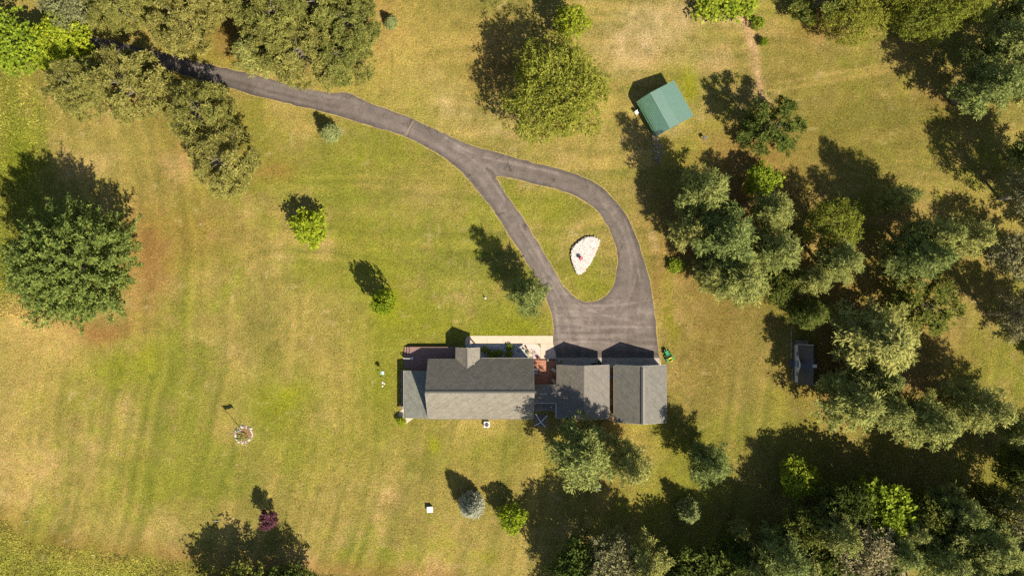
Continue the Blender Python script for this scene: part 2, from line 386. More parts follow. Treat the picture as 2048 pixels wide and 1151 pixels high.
# ------------------------------------------------------------------ driveway
main_c = smooth_line(P2([(-60, 34), (0, 46), (197, 90), (330, 122), (452, 156), (556, 186), (657, 209), (702, 217), (748, 232), (820, 256), (869, 281), (912, 304), (950, 335), (985, 375), (1003, 400), (1022, 430), (1045, 470), (1065, 505), (1085, 540), (1105, 575), (1120, 605), (1135, 650), (1150, 714)]), 2)
loop_c = smooth_line(P2([(912, 300), (990, 327), (1058, 344), (1103, 356), (1145, 368), (1175, 380), (1200, 400), (1222, 425), (1243, 457), (1256, 490), (1262, 525), (1262, 560), (1255, 600), (1250, 650), (1250, 714)]), 2)
def poly_mesh(name, outer, hole, step, z):
    lo = outer.min(0); hi = outer.max(0); X, Y = np.meshgrid(np.arange(lo[0], hi[0], step), np.arange(lo[1], hi[1], step))
    X = X+(np.arange(X.shape[0]) % 2)[:, None]*step/2; Q = np.stack([X.ravel(), Y.ravel()], 1)
    k = pip(Q, outer); b = [outer]
    if hole is not None: k &= ~pip(Q, hole); b.append(hole)
    for p in b: k[k] &= seg_dist(Q[k], np.vstack([p, p[:1]]))[0] > step*.5
    Q = Q[k]; allp = np.vstack(b+[Q]); ed = []; o = 0
    for p in b: ed += [(o+i, o+(i+1) % len(p)) for i in range(len(p))]; o += len(p)
    r = delaunay_2d_cdt([Vector(p) for p in allp], ed, [], 0, 1e-5)
    V = np.array([(v.x, v.y) for v in r[0]]); T = np.array([f for f in r[2] if len(f) == 3])
    c = V[T].mean(1); kk = pip(c, outer)
    if hole is not None: kk &= ~pip(c, hole)
    T = T[kk]
    a = V[T]; cr = (a[:, 1, 0]-a[:, 0, 0])*(a[:, 2, 1]-a[:, 0, 1])-(a[:, 1, 1]-a[:, 0, 1])*(a[:, 2, 0]-a[:, 0, 0])
    T[cr < 0] = T[cr < 0][:, ::-1]
    return mesh_np(name, np.column_stack([V, np.full(len(V), z)]), T, 3), V
me, V = poly_mesh('driveway', OUT, ISL, .2, .02)
d1, s1, r1 = seg_dist(V, main_c); d2, s2, r2 = seg_dist(V, loop_c)
lot = np.clip((V[:, 1]*-1*PXM+575.5-560)/60, 0, 1)                          # 1 in the parking court
use2 = d2 < d1; lat = np.where(use2, s2+20, s1); runl = np.where(use2, r2+300, r1)
pxv = V[:, 0]*PXM+1024
c_far = np.array(lin(130, 119, 111)); c_near = np.array(lin(136, 124, 114))
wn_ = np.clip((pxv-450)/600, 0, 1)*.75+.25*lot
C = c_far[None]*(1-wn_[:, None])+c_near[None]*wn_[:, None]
st = vnoise(lat, runl*.03, .42, 41)*.5+vnoise(lat, runl*.02, .9, 43)*.5-.5
C = C*(1+.95*st*(1-.6*lot))[:, None]
hs = vnoise(V[:, 0]*.06, V[:, 1], .3, 47)-.5
C = C*(1+.55*hs*lot)[:, None]
C *= (.86+.28*fbm(V[:, 0], V[:, 1], 3.5, 49))[:, None]
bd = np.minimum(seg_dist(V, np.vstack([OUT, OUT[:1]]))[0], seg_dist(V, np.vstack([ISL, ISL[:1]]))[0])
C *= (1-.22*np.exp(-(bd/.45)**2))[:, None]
tracks = [[(1100, 560), (1122, 600), (1135, 640), (1142, 690)], [(1112, 556), (1136, 596), (1160, 618), (1200, 622), (1240, 600)], [(1085, 548), (1108, 600), (1116, 650), (1118, 690)], [(1160, 610), (1210, 612), (1260, 606), (1300, 600)],
          [(1196, 646), (1194, 655), (1197, 663)], [(1190, 652), (1192, 664)], [(1130, 640), (1170, 655), (1230, 652), (1300, 655)], [(1120, 690), (1180, 680), (1250, 690)], [(1250, 440), (1270, 500), (1280, 560)], [(1232, 420), (1222, 430), (1230, 442)],
          [(1060, 500), (1080, 530), (1110, 560)], [(1040, 450), (1075, 510), (1100, 548)], [(900, 290), (960, 325), (1010, 400)], [(890, 275), (950, 312), (1040, 330), (1120, 348)], [(1010, 352), (990, 345), (975, 330)], [(1150, 600), (1200, 630), (1260, 640)], [(1240, 620), (1262, 590), (1275, 540)]]
for i, t in enumerate(tracks):
    d, _, rr = seg_dist(V, smooth_line(P2(t), 2)); w = np.exp(-(d/.13)**2)*.36*(.4+1.0*vnoise(rr, rr*0, 1.1, 300+i))
    C = C*(1-w[:, None])+np.array(lin(184, 168, 158))[None]*w[:, None]
d, _, _ = seg_dist(V, P2([(827, 239), (822, 250), (813, 273)])); w = np.exp(-((d-.16)/.1)**2)*.6; C = C*(1-w[:, None])+np.array(lin(60, 56, 52))[None]*w[:, None]
d, _, _ = seg_dist(V, P2([(829, 239), (818, 258), (811, 272)])); w = np.exp(-(d/.12)**2)*.6; C = C*(1-w[:, None])+np.array(lin(190, 168, 140))[None]*w[:, None]
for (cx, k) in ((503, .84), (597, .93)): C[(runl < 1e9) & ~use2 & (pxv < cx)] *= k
for ln in ([(990, 352), (983, 342), (972, 336)], [(1016, 326), (1013, 333), (1009, 337)], [(1046, 452), (1052, 447), (1050, 460)]):
    d, _, _ = seg_dist(V, P2(ln)); C *= (1-.4*np.exp(-(d/.13)**2))[:, None]
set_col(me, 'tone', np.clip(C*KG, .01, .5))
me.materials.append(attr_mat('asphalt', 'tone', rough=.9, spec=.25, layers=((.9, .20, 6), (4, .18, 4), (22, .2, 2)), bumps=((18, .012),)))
def cracks(m):
    # fine wandering cracks, thicker where a patchy mask lets them through
    N = m.node_tree.nodes; L = m.node_tree.links; b = N['Principled BSDF']; src = b.inputs['Base Color'].links[0].from_socket; tc = N.new('ShaderNodeTexCoord')
    wob = N.new('ShaderNodeTexNoise'); wob.inputs['Scale'].default_value = .9; wob.inputs['Detail'].default_value = 4; L.new(tc.outputs['Object'], wob.inputs['Vector'])
    ad = N.new('ShaderNodeMixRGB'); ad.blend_type = 'LINEAR_LIGHT'; ad.inputs['Fac'].default_value = .9; L.new(tc.outputs['Object'], ad.inputs[1]); L.new(wob.outputs['Color'], ad.inputs[2])
    for (sc, wid, dk) in ((.16, .011, .45), (.42, .012, .62)):
        vo = N.new('ShaderNodeTexVoronoi'); vo.feature = 'DISTANCE_TO_EDGE'; vo.inputs['Scale'].default_value = sc; L.new(ad.outputs[0], vo.inputs['Vector'])
        mr = N.new('ShaderNodeMapRange'); mr.inputs['From Min'].default_value = wid*.4; mr.inputs['From Max'].default_value = wid; mr.inputs['To Min'].default_value = 1; mr.inputs['To Max'].default_value = 0; L.new(vo.outputs['Distance'], mr.inputs['Value'])
        mk = N.new('ShaderNodeTexNoise'); mk.inputs['Scale'].default_value = .22+sc; L.new(tc.outputs['Object'], mk.inputs['Vector'])
        m2 = N.new('ShaderNodeMapRange'); m2.inputs['From Min'].default_value = .5; m2.inputs['From Max'].default_value = .58; L.new(mk.outputs['Fac'], m2.inputs['Value'])
        mu = N.new('ShaderNodeMath'); mu.operation = 'MULTIPLY'; L.new(mr.outputs[0], mu.inputs[0]); L.new(m2.outputs[0], mu.inputs[1])
        sc_ = N.new('ShaderNodeMath'); sc_.operation = 'MULTIPLY_ADD'; sc_.inputs[1].default_value = dk-1; sc_.inputs[2].default_value = 1; L.new(mu.outputs[0], sc_.inputs[0])
        ve = N.new('ShaderNodeVectorMath'); ve.operation = 'SCALE'; L.new(src, ve.inputs[0]); L.new(sc_.outputs[0], ve.inputs['Scale']); src = ve.outputs[0]
    L.new(src, b.inputs['Base Color'])
cracks(me.materials[0])
drive = link(bpy.data.objects.new('driveway', me)); tag(drive, 'grey asphalt driveway with a teardrop turning loop', 'driveway', kind='structure')
# dry, sandy verge just outside the asphalt
def offset_poly(p, d):
    t = np.roll(p, -1, 0)-np.roll(p, 1, 0); n = np.stack([t[:, 1], -t[:, 0]], 1); n /= np.maximum(np.hypot(n[:, 0], n[:, 1]), 1e-6)[:, None]
    A = np.sum(p[:, 0]*np.roll(p[:, 1], -1)-np.roll(p[:, 0], -1)*p[:, 1])
    return p+n*(d if A > 0 else -d)*(.35+1.3*vnoise(p[:, 0], p[:, 1], .9, 77))[:, None]
verge_m = mat('verge_dirt', tuple(c*KG for c in lin(188, 166, 96)), var=.4, vscale=5, bump=.5, bscale=20)
for p, d in ((OUT, .11), (ISL, -.11)):
    q = offset_poly(p, d); n = len(p); Vv = [(a[0], a[1], .008) for a in p]+[(a[0], a[1], .002) for a in q]
    b = MB(); b.add(Vv, [(i, (i+1) % n, n+(i+1) % n, n+i) for i in range(n)]); o = b.build('verge', verge_m); tag(o, 'thin sandy verge along the driveway edge', 'verge', kind='structure')

# ------------------------------------------------------------------ materials
conc = mat('concrete', tuple(c*KG for c in lin(242, 218, 190)), rough=.9, var=.07, vscale=1.5, bump=.15, bscale=60)
conc_grey = mat('concrete_grey', (.27, .235, .195), rough=.9, var=.12, vscale=1.2, bump=.15, bscale=60)
pebble = mat('exposed_aggregate', (.47, .37, .32), rough=.9, var=.30, vscale=14, bump=.6, bscale=26)
redwood = mat('stained_boards', (.33, .145, .085), rough=.7, var=.18, vscale=3, bump=.1)
brownwood = mat('brown_boards', (.20, .118, .098), rough=.65, var=.15, vscale=3, bump=.1)
greywood = mat('weathered_boards', (.22, .20, .175), rough=.9, var=.3, vscale=3, bump=.2)
white = mat('white_paint', (.74, .73, .70), rough=.5, var=.05)
trim = mat('tan_trim', (.42, .38, .31), rough=.6, var=.05)
siding = mat('cream_siding', (.52, .47, .38), rough=.75, var=.06)
glass = mat('window_glass', (.03, .035, .04), rough=.06, spec=.8)
doorm = mat('garage_door_paint', (.62, .59, .53), rough=.5, var=.04)
black = mat('black_metal', (.02, .02, .02), rough=.45)
steel = mat('galvanised_steel', (.42, .42, .42), rough=.35, metal=.7)
rubber = mat('black_rubber', (.018, .018, .018), rough=.8)
stone_w = mat('pale_stone', (.44, .39, .33), rough=.9, var=.25, vscale=5, bump=.4, bscale=12)
stone_g = mat('grey_stone', (.22, .22, .22), rough=.9, var=.35, vscale=6, bump=.4, bscale=12)
soil = mat('bare_soil', (.17, .105, .05), rough=1, var=.3, vscale=6, bump=.6, bscale=14)
bark = mat('bark', (.15, .125, .10), rough=.95, var=.3, vscale=6, bump=.5, bscale=14)
bark_pale = mat('pale_bark', (.34, .31, .27), rough=.95, var=.3, vscale=6, bump=.3, bscale=14)

def shingle_mat(name, col, warm=0.0):
    m = bpy.data.materials.new(name); m.use_nodes = True
    nt = m.node_tree; N = nt.nodes; L = nt.links; b = N['Principled BSDF']
    b.inputs['Roughness'].default_value = .5; b.inputs['Specular IOR Level'].default_value = .6
    uv = N.new('ShaderNodeUVMap'); uv.uv_map = 'UVMap'
    br = N.new('ShaderNodeTexBrick'); br.inputs['Scale'].default_value = 1; br.inputs['Brick Width'].default_value = .33; br.inputs['Row Height'].default_value = .145
    br.inputs['Mortar Size'].default_value = .012; br.inputs['Mortar Smooth'].default_value = .3; br.offset = .37; br.squash = 1
    br.inputs['Color1'].default_value = (*[c*.87 for c in col], 1); br.inputs['Color2'].default_value = (*[c*1.13 for c in col], 1); br.inputs['Mortar'].default_value = (*[c*.5 for c in col], 1)
    L.new(uv.outputs[0], br.inputs['Vector'])
    tc = N.new('ShaderNodeTexCoord'); cur = br.outputs['Color']
    for (mode, sc, am, stretch) in (('Object', 1.4, .13, None), ('UV', 3.0, .16, (1, .09, 1)), ('Object', 24, .12, None)):
        no = N.new('ShaderNodeTexNoise'); no.inputs['Scale'].default_value = sc; no.inputs['Detail'].default_value = 5
        if stretch:
            mp = N.new('ShaderNodeMapping'); mp.inputs['Scale'].default_value = stretch; L.new(uv.outputs[0], mp.inputs['Vector']); L.new(mp.outputs[0], no.inputs['Vector'])
        else: L.new(tc.outputs['Object'], no.inputs['Vector'])
        mr = N.new('ShaderNodeMapRange'); mr.inputs['From Min'].default_value = .3; mr.inputs['From Max'].default_value = .7; mr.inputs['To Min'].default_value = 1-am; mr.inputs['To Max'].default_value = 1+am
        L.new(no.outputs['Fac'], mr.inputs['Value'])
        mx = N.new('ShaderNodeVectorMath'); mx.operation = 'SCALE'; L.new(cur, mx.inputs[0]); L.new(mr.outputs[0], mx.inputs['Scale']); cur = mx.outputs[0]
    L.new(cur, b.inputs['Base Color'])
    n2 = N.new('ShaderNodeTexNoise'); n2.inputs['Scale'].default_value = 60; L.new(tc.outputs['Object'], n2.inputs['Vector'])
    bm = N.new('ShaderNodeBump'); bm.inputs['Strength'].default_value = .5; bm.inputs['Distance'].default_value = .01; L.new(n2.outputs['Fac'], bm.inputs['Height']); L.new(bm.outputs[0], b.inputs['Normal'])
    return m
sh_house = shingle_mat('house_shingles', (.172, .153, .117))
sh_gar = shingle_mat('garage_shingles', (.118, .103, .078))
sh_gar2 = shingle_mat('grey_shingles', (.112, .104, .082))
sh_lean = shingle_mat('lean_to_shingles', (.135, .135, .106))
sh_dark = shingle_mat('cabin_shingles', (.035, .038, .042))

def slope(name, e0, e1, r0, r1, m, parent, step=.145, thick=.03, drop=.10):
    """roof slope laid as overlapping shingle courses; e0-e1 lower edge, r0-r1 upper edge"""
    e0, e1, r0, r1 = map(Vector, (e0, e1, r0, r1)); o = parent.location if parent else Vector()
    L = max((r0-e0).length, (r1-e1).length); n = max(2, int(L/step)); nrm = (e1-e0).cross(r0-e0)
    if nrm.length < 1e-6: nrm = (e1-e0).cross(r1-e1)
    nrm.normalize()
    if nrm.z < 0: nrm = -nrm
    W = (e1-e0).length; ax = (e1-e0).normalized(); V = []; F = []; UV = []
    for i in range(n):
        t0 = i/n; t1 = min(1, (i+1)/n)
        a = e0.lerp(r0, t0)+nrm*.018; b = e1.lerp(r1, t0)+nrm*.018; c = e1.lerp(r1, t1)+nrm*.002; d = e0.lerp(r0, t1)+nrm*.002
        a2 = a-nrm*.018; b2 = b-nrm*.018; k = len(V); V += [a, b, c, d, a2, b2]
        F += [(k, k+1, k+2, k+3), (k+4, k+5, k+1, k)]
        for p in ((a, i), (b, i), (c, i+.98), (d, i+.98), (a2, i), (b2, i)): UV.append(((p[0]-e0).dot(ax)+(i*.123), p[1]*.145+.004))
    k = len(V); V += [e0, e1, r1, r0, e0-Vector((0, 0, drop)), e1-Vector((0, 0, drop)), r1-Vector((0, 0, drop)), r0-Vector((0, 0, drop))]
    F += [(k+7, k+6, k+5, k+4), (k, k+4, k+5, k+1), (k+1, k+5, k+6, k+2), (k+3, k+7, k+4, k)]
    UV += [(0, 0)]*8
    me = bpy.data.meshes.new(name); me.from_pydata([v-o for v in V], [], F)
    u = me.uv_layers.new(name='UVMap'); vi = np.empty(len(me.loops), np.int32); me.loops.foreach_get('vertex_index', vi)
    u.data.foreach_set('uv', np.array(UV, np.float32)[vi].ravel()); me.materials.append(m); me.update()
    return link(bpy.data.objects.new(name, me), parent)

def boards(name, x0, x1, y0, y1, z, m, parent, along='x', w=.14, gap=.012):
    b = MB(); o = parent.location
    lo, hi = (y0, y1) if along == 'x' else (x0, x1)
    n = int((hi-lo)/w)
    for i in range(n):
        a = lo+i*w; dz = random.uniform(-.002, .002)
        if along == 'x': b.span((x0-o.x, a+gap/2-o.y, z-.03-o.z), (x1-o.x, a+w-gap/2-o.y, z+dz-o.z))
        else: b.span((a+gap/2-o.x, y0-o.y, z-.03-o.z), (a+w-gap/2-o.x, y1-o.y, z+dz-o.z))
    r = b.build(name, m, parent); r['kind'] = 'stuff'; return r

def part(name, m, root, fn, bevel=0.0, smooth=False):
    b = MB(); fn(b); b.v = [tuple(Vector(v)-root.location) for v in b.v]
    return b.build(name, m, root, bevel, smooth)

def subpart(name, m, par, fn, bevel=0.0, smooth=False):
    """a piece of a part: the part sits at its root's origin, so its world offset is the root's"""
    root = par.parent; b = MB(); fn(b); b.v = [tuple(Vector(v)-root.location) for v in b.v]
    return b.build(name, m, par, bevel, smooth)

def opening(root, name, wall, a, b, z0, z1, m, frame=None, off=.012, extra=()):
    """door or window slab on a wall: wall=('x',X,sgn) or ('y',Y,sgn)"""
    ax, c, sg = wall
    def slab(bb, a, b, z0, z1, d0, d1):
        if ax == 'y': bb.span((a, c+sg*d0, z0), (b, c+sg*d1, z1))
        else: bb.span((c+sg*d0, a, z0), (c+sg*d1, b, z1))
    o = part(name, m, root, lambda bb: slab(bb, a, b, z0, z1, -.03, off))
    if frame:
        def fr(bb):
            w = .09
            slab(bb, a-w, a-.003, z0-w, z1+w, -.02, off+.025); slab(bb, b+.003, b+w, z0-w, z1+w, -.02, off+.025)
            slab(bb, a-.003, b+.003, z1+.003, z1+w, -.02, off+.025); slab(bb, a-.003, b+.003, z0-w, z0-.003, -.02, off+.025)
        subpart('frame', frame, o, fr)
    return o, slab

# ------------------------------------------------------------------ the house
EZ, RZ = 2.95, 7.4
hx0, hx1, hyN, hyS = -11.34, 2.90, -9.55, -17.58; hym = (hyN+hyS)/2
house = empty('house', ((hx0+hx1)/2, hym, 0), 'long house with grey shingle gable roof, a small cross gable and a lean-to end', 'house')
def house_walls(b):
    w0, w1, yn, ys = hx0+.3, hx1-.3, hyN-.45, hyS+.45
    b.span((w0, ys, -.1), (w1, yn, EZ-.05))
    t = .12; zr = RZ-.38
    for x in (w0, w1-t):
        vs = [(x, ys, EZ-.05), (x, yn, EZ-.05), (x, hym, zr), (x+t, ys, EZ-.05), (x+t, yn, EZ-.05), (x+t, hym, zr)]
        b.add(vs, [(0, 2, 1), (3, 4, 5), (0, 1, 4, 3), (1, 2, 5, 4), (2, 0, 3, 5)])
part('wall', siding, house, house_walls)
slope('north_slope', (hx0, hyN, EZ), (hx1, hyN, EZ), (hx0, hym, RZ), (hx1, hym, RZ), sh_house, house)
slope('south_slope', (hx1, hyS, EZ), (hx0, hyS, EZ), (hx1, hym, RZ), (hx0, hym, RZ), sh_house, house)
def cap_pieces(root, p, q, m, n=None, w=.17, pitch=.6, up=.02):
    """ridge cap shingles, each one a piece"""
    p = Vector(p); q = Vector(q); L = (q-p).length; n = n or int(L/.3); d = (q-p)/n; s = d.normalized().cross(Vector((0, 0, 1))).normalized()
    b = MB()
    for i in range(n):
        a = p+d*i; e = p+d*(i+1.15); z0 = Vector((0, 0, up+.018)); z1 = Vector((0, 0, up)); dn = Vector((0, 0, -w*pitch))
        b.add([a+s*w+dn+z0, a+z0, a-s*w+dn+z0, e+s*w+dn+z1, e+z1, e-s*w+dn+z1], [(0, 1, 4, 3), (1, 2, 5, 4)])
    b.v = [tuple(Vector(v)-root.location) for v in b.v]
    o = b.build('ridge_cap', m, root); return o
capm = mat('ridge_shingles', (.10, .093, .08), rough=.6, var=.15, vscale=5)
cap_pieces(house, (hx0, hym, RZ+.01), (hx1, hym, RZ+.01), capm, pitch=.82)
for nm, x in (('rake_board', hx0), ('rake_board', hx1)):
    def rk(b, x=x):
        for (ya, yb) in ((hyN, hym), (hyS, hym)):
            b.add([(x-.015, ya, EZ-.2), (x+.015, ya, EZ-.2), (x+.015, ya, EZ-.004), (x-.015, ya, EZ-.004), (x-.015, yb, RZ-.2), (x+.015, yb, RZ-.2), (x+.015, yb, RZ-.004), (x-.015, yb, RZ-.004)],
                  [(0, 1, 2, 3), (7, 6, 5, 4), (0, 4, 5, 1), (1, 5, 6, 2), (2, 6, 7, 3), (3, 7, 4, 0)])
    part(nm, white, house, rk)
def gutter(root, a, b, m=white):
    a = Vector(a); b = Vector(b); d = (b-a).normalized(); s = d.cross(Vector((0, 0, 1)))
    def g(bb):
        c = (a+b)/2; L = (b-a).length; rz = math.atan2(d.y, d.x)
        bb.box(c+Vector((0, 0, -.10)), (L, .11, .02), rz); bb.box(c+s*.055+Vector((0, 0, -.05)), (L, .015, .11), rz); bb.box(c-s*.055+Vector((0, 0, -.05)), (L, .015, .11), rz)
    return part('gutter', m, root, g)
gutter(house, (hx0, hyS-.06, EZ-.03), (hx1, hyS-.06, EZ-.03), trim)
gutter(house, (-4.2, hyN+.06, EZ-.03), (hx1, hyN+.06, EZ-.03), trim)
# cross gable over the entry
cx0, cx1, cxm, cyN, cz = -7.62, -4.32, -5.97, -8.0, 4.3
dy = (cz-EZ)/(RZ-EZ)*(hyN-hym); yv = hyN-dy
slope('entry_slope', (cx0, cyN, EZ), (cx0, hyN, EZ+.01), (cxm, cyN, cz), (cxm, yv-.05, cz+.01), sh_house, house)
slope('entry_slope', (cx1, hyN, EZ+.01), (cx1, cyN, EZ), (cxm, yv-.05, cz+.01), (cxm, cyN, cz), sh_house, house)
cap_pieces(house, (cxm, cyN, cz+.01), (cxm, yv+.1, cz+.02), mat('ridge_shingles_pale', (.14, .125, .10), rough=.6, var=.12), pitch=.7, w=.13)
def cgw(b):
    b.add([(cx0+.25, cyN-.25, EZ-.1), (cx1-.25, cyN-.25, EZ-.1), (cxm, cyN-.25, cz-.12), (cx0+.25, cyN-.35, EZ-.1), (cx1-.25, cyN-.35, EZ-.1), (cxm, cyN-.35, cz-.12)], [(0, 1, 2), (5, 4, 3), (0, 3, 4, 1), (1, 4, 5, 2), (2, 5, 3, 0)])
part('entry_gable', siding, house, cgw)
for x in (cx0+.3, cx1-.3): part('porch_post', white, house, lambda b, x=x: b.box((x, cyN-.3, (EZ-.1)/2), (.14, .14, EZ-.1)))
part('finial_pole', white, house, lambda b: b.tube([(cxm, cyN+.04, cz-.6), (cxm, cyN+.04, cz+.75)], .035, 6))
# lean-to at the west end
lx0, lx1, lyN, lyS = -14.62, -11.03, -11.18, -17.62
slope('lean_to_slope', (lx0, lyS, 2.2), (lx0, lyN, 2.2), (lx1, lyS, 3.08), (lx1, lyN, 3.08), sh_lean, house)
part('lean_to_wall', siding, house, lambda b: b.span((lx0+.35, lyS+.35, -.1), (hx0+.33, lyN-.35, 2.2)))
gutter(house, (lx0-.06, lyS, 2.15), (lx0-.06, lyN, 2.15), trim)
for (px, py, z) in ((948, 727, 3.6), (959, 822, 3.6)):
    c = gp(px, py, z)
    part('vent_pipe', white if py < 800 else steel, house, lambda b, c=c: (b.lathe([(.05, -.25), (.05, .38)], c, 10), b.lathe([(.13, -.20), (.055, .02)], c, 10)))
for a, b_ in ((-10.2, -9.0), (-3.4, -2.0), (-.8, .4)):
    o, sl_ = opening(house, 'window', ('y', hyN-.45, 1), a, b_, 1.0, 2.2, glass, white)
for a, b_ in ((-9.5, -7.8), (-5.0, -3.2), (-1.0, .6)):
    opening(house, 'window', ('y', hyS+.45, -1), a, b_, 1.0, 2.2, glass, white)
o, sl_ = opening(house, 'door', ('y', hyN-.45, 1), -6.4, -5.45, .15, 2.2, mat('green_door', (.10, .14, .10), .5), white)
subpart('handle', steel, o, lambda b: b.box((-5.55, hyN-.40, 1.1), (.05, .08, .12)))

# decks
dk = empty('side_deck', (-11.2, -9.6, 0), 'brown board deck with two side steps tucked behind the lean-to roof', 'deck')
boards('deck_boards', -14.06, -7.6, -9.86, -8.08, .75, brownwood, dk, 'y')
boards('deck_boards', -14.06, hx0+.25, -11.40, -9.866, .75, brownwood, dk, 'y')
part('skirt', brownwood, dk, lambda b: (b.span((-14.04, -11.38, 0), (-13.98, -8.1, .71)), b.span((-14.04, -8.13, 0), (-7.65, -8.09, .71))))
for i, (x, z) in enumerate(((-14.42, .5), (-14.80, .25))):
    part('step', brownwood, dk, lambda b, x=x, z=z: (b.span((x, -11.0, z-.04), (x+.355, -8.1, z)), b.span((x+.30, -11.0, 0), (x+.34, -8.1, z-.041))))
hr = empty('stair_handrail', gp(812, 716), 'short white handrail beside the deck steps', 'handrail')
part('post', white, hr, lambda b: b.box((-14.85, -9.62, .55), (.09, .09, 1.1)))
part('post', white, hr, lambda b: b.box((-14.02, -9.62, .95), (.09, .09, 1.0)))
part('rail', white, hr, lambda b: b.tube([(-14.9, -9.62, 1.1), (-14.02, -9.62, 1.47), (-13.85, -9.62, 1.48)], .04, 6))
st = empty('metal_stool', gp(824.5, 715.5, .75), 'round grey metal stool standing on the brown side deck', 'stool')
part('seat', steel, st, lambda b: b.lathe([(.20, .42), (.20, .45)], st.location, 14))
for k in range(3):
    a = k*2.1; part('leg', black, st, lambda b, a=a: b.tube([st.location+Vector((.12*math.cos(a), .12*math.sin(a), .42)), st.location+Vector((.19*math.cos(a), .19*math.sin(a), 0))], .012, 5))
rd = empty('entry_deck', (4.4, -11.4, 0), 'red stained board deck between the house and the garage', 'deck')
boards('deck_boards', 2.62, 6.25, -13.3, -9.82, .22, redwood, rd, 'x')
part('skirt', redwood, rd, lambda b: b.span((2.64, -9.86, 0), (6.2, -9.83, .18)))
gd = empty('back_deck', (4.5, -16.1, 0), 'weathered grey board deck behind the breezeway', 'deck')
boards('deck_boards', 2.62, 6.25, -16.92, -15.0, .45, greywood, gd, 'y', w=.19)
part('skirt', greywood, gd, lambda b: b.span((2.64, -16.90, 0), (6.2, -16.86, .41)))

# breezeway
bw = empty('breezeway', (4.4, -14.1, 0), 'low shingled breezeway roof linking the house to the garage', 'breezeway')
gx0, gx1, gyN, gyS, GE, GR = 6.01, 13.18, -10.37, -17.58, 2.75, 4.78
byN, byS, bym, BE, BR = -13.03, -15.48, -13.97, 2.6, 3.12
xr = gx0+(BR-GE)/(GR-GE)*(gx1-gx0)/2; xe = gx0-.02
slope('north_slope', (hx1-.2, byN, BE), (xe, byN, BE+.13), (hx1-.2, bym, BR), (xr+.12, bym, BR+.02), sh_gar, bw)
slope('south_slope', (xe, byS, BE+.13), (hx1-.2, byS, BE), (xr+.12, bym, BR+.02), (hx1-.2, bym, BR), sh_gar, bw)
part('wall', siding, bw, lambda b: b.span((hx1-.32, -14.99, 0), (gx0+.42, -13.31, 2.55)))
gutter(bw, (hx1+.02, byS-.05, BE-.01), (gx0, byS-.05, BE+.02))
part('skylight', mat('skylight_glass', (.30, .30, .27), .25, .6), bw, lambda b: b.box(gp(1087, 786, 3.05), (.95, .32, .06), 0, -.33))

# garages
def garage(name, x0, x1, yN, yS, label, m, vent, ridge_x=None):
    xm = (x0+x1)/2; g = empty(name, (xm, (yN+yS)/2, 0), label, 'garage')
    w0, w1, yn, ys = x0+.42, x1-.42, yN-.45, yS+.30
    def walls(b):
        b.span((w0, ys, -.1), (w1, yn, GE-.08)); t = .12
        for y in (ys, yn-t):
            zr = GR-.30
            b.add([(w0, y, GE-.08), (w1, y, GE-.08), (xm, y, zr), (w0, y+t, GE-.08), (w1, y+t, GE-.08), (xm, y+t, zr)], [(0, 1, 2), (5, 4, 3), (0, 3, 4, 1), (1, 4, 5, 2), (2, 5, 3, 0)])
    part('wall', siding, g, walls)
    slope('west_slope', (x0, yS, GE), (x0, yN, GE), (xm, yS, GR), (xm, yN, GR), m, g)
    slope('east_slope', (x1, yN, GE), (x1, yS, GE), (xm, yN, GR), (xm, yS, GR), m, g)
    if vent:
        part('ridge_vent', mat('ridge_vent_dark', (.03, .03, .03), .8), g, lambda b: b.span((xm-.24, yS+.02, GR-.14), (xm+.02, yN-.25, GR+.045)))
        part('ridge_flashing', mat('ridge_flashing', (.17, .16, .135), .5, var=.1), g, lambda b: b.span((xm+.022, yS+.02, GR-.16), (xm+.28, yN-.25, GR+.03)))
    else: cap_pieces(g, (xm, yS, GR+.01), (xm, yN, GR+.01), mat('ridge_shingles_pale', (.14, .125, .10)), pitch=.52, w=.15)
    for y in (yN, yS):
        def rk(b, y=y):
            for xa in (x0, x1):
                b.add([(xa, y-.015, GE-.18), (xa, y+.015, GE-.18), (xa, y+.015, GE-.004), (xa, y-.015, GE-.004), (xm, y-.015, GR-.18), (xm, y+.015, GR-.18), (xm, y+.015, GR-.004), (xm, y-.015, GR-.004)],
                      [(0, 3, 2, 1), (7, 4, 5, 6), (0, 1, 5, 4), (1, 2, 6, 5), (2, 3, 7, 6), (3, 0, 4, 7)])
        part('rake_board', white, g, rk)
    for a, b_ in ((w0+.35, w0+2.95), (w1-2.95, w1-.35)):
        o, sl_ = opening(g, 'garage_door', ('y', yn, 1), a, b_, .02, 2.15, doorm, white)
        for k in range(1, 4): subpart('panel', doorm, o, lambda b, k=k: sl_(b, a+.08, b_-.08, .05+k*.53-.48, k*.53, .0, .03))
    return g
g1 = garage('garage', gx0, gx1, gyN, gyS, 'gable garage joined to the breezeway, pale smooth ridge line', sh_gar, False)
gutter(g1, (gx0-.055, gyS+.1, GE-.03), (gx0-.055, byS-.1, GE-.03))
g2_ = garage('garage', 13.86, 20.94, -10.37, -18.14, 'detached gable garage with a dark ridge vent beside the yellow and green tractor', sh_gar2, True)
gutter(g2_, (13.81, -18.05, GE-.03), (13.81, -10.5, GE-.03), trim)

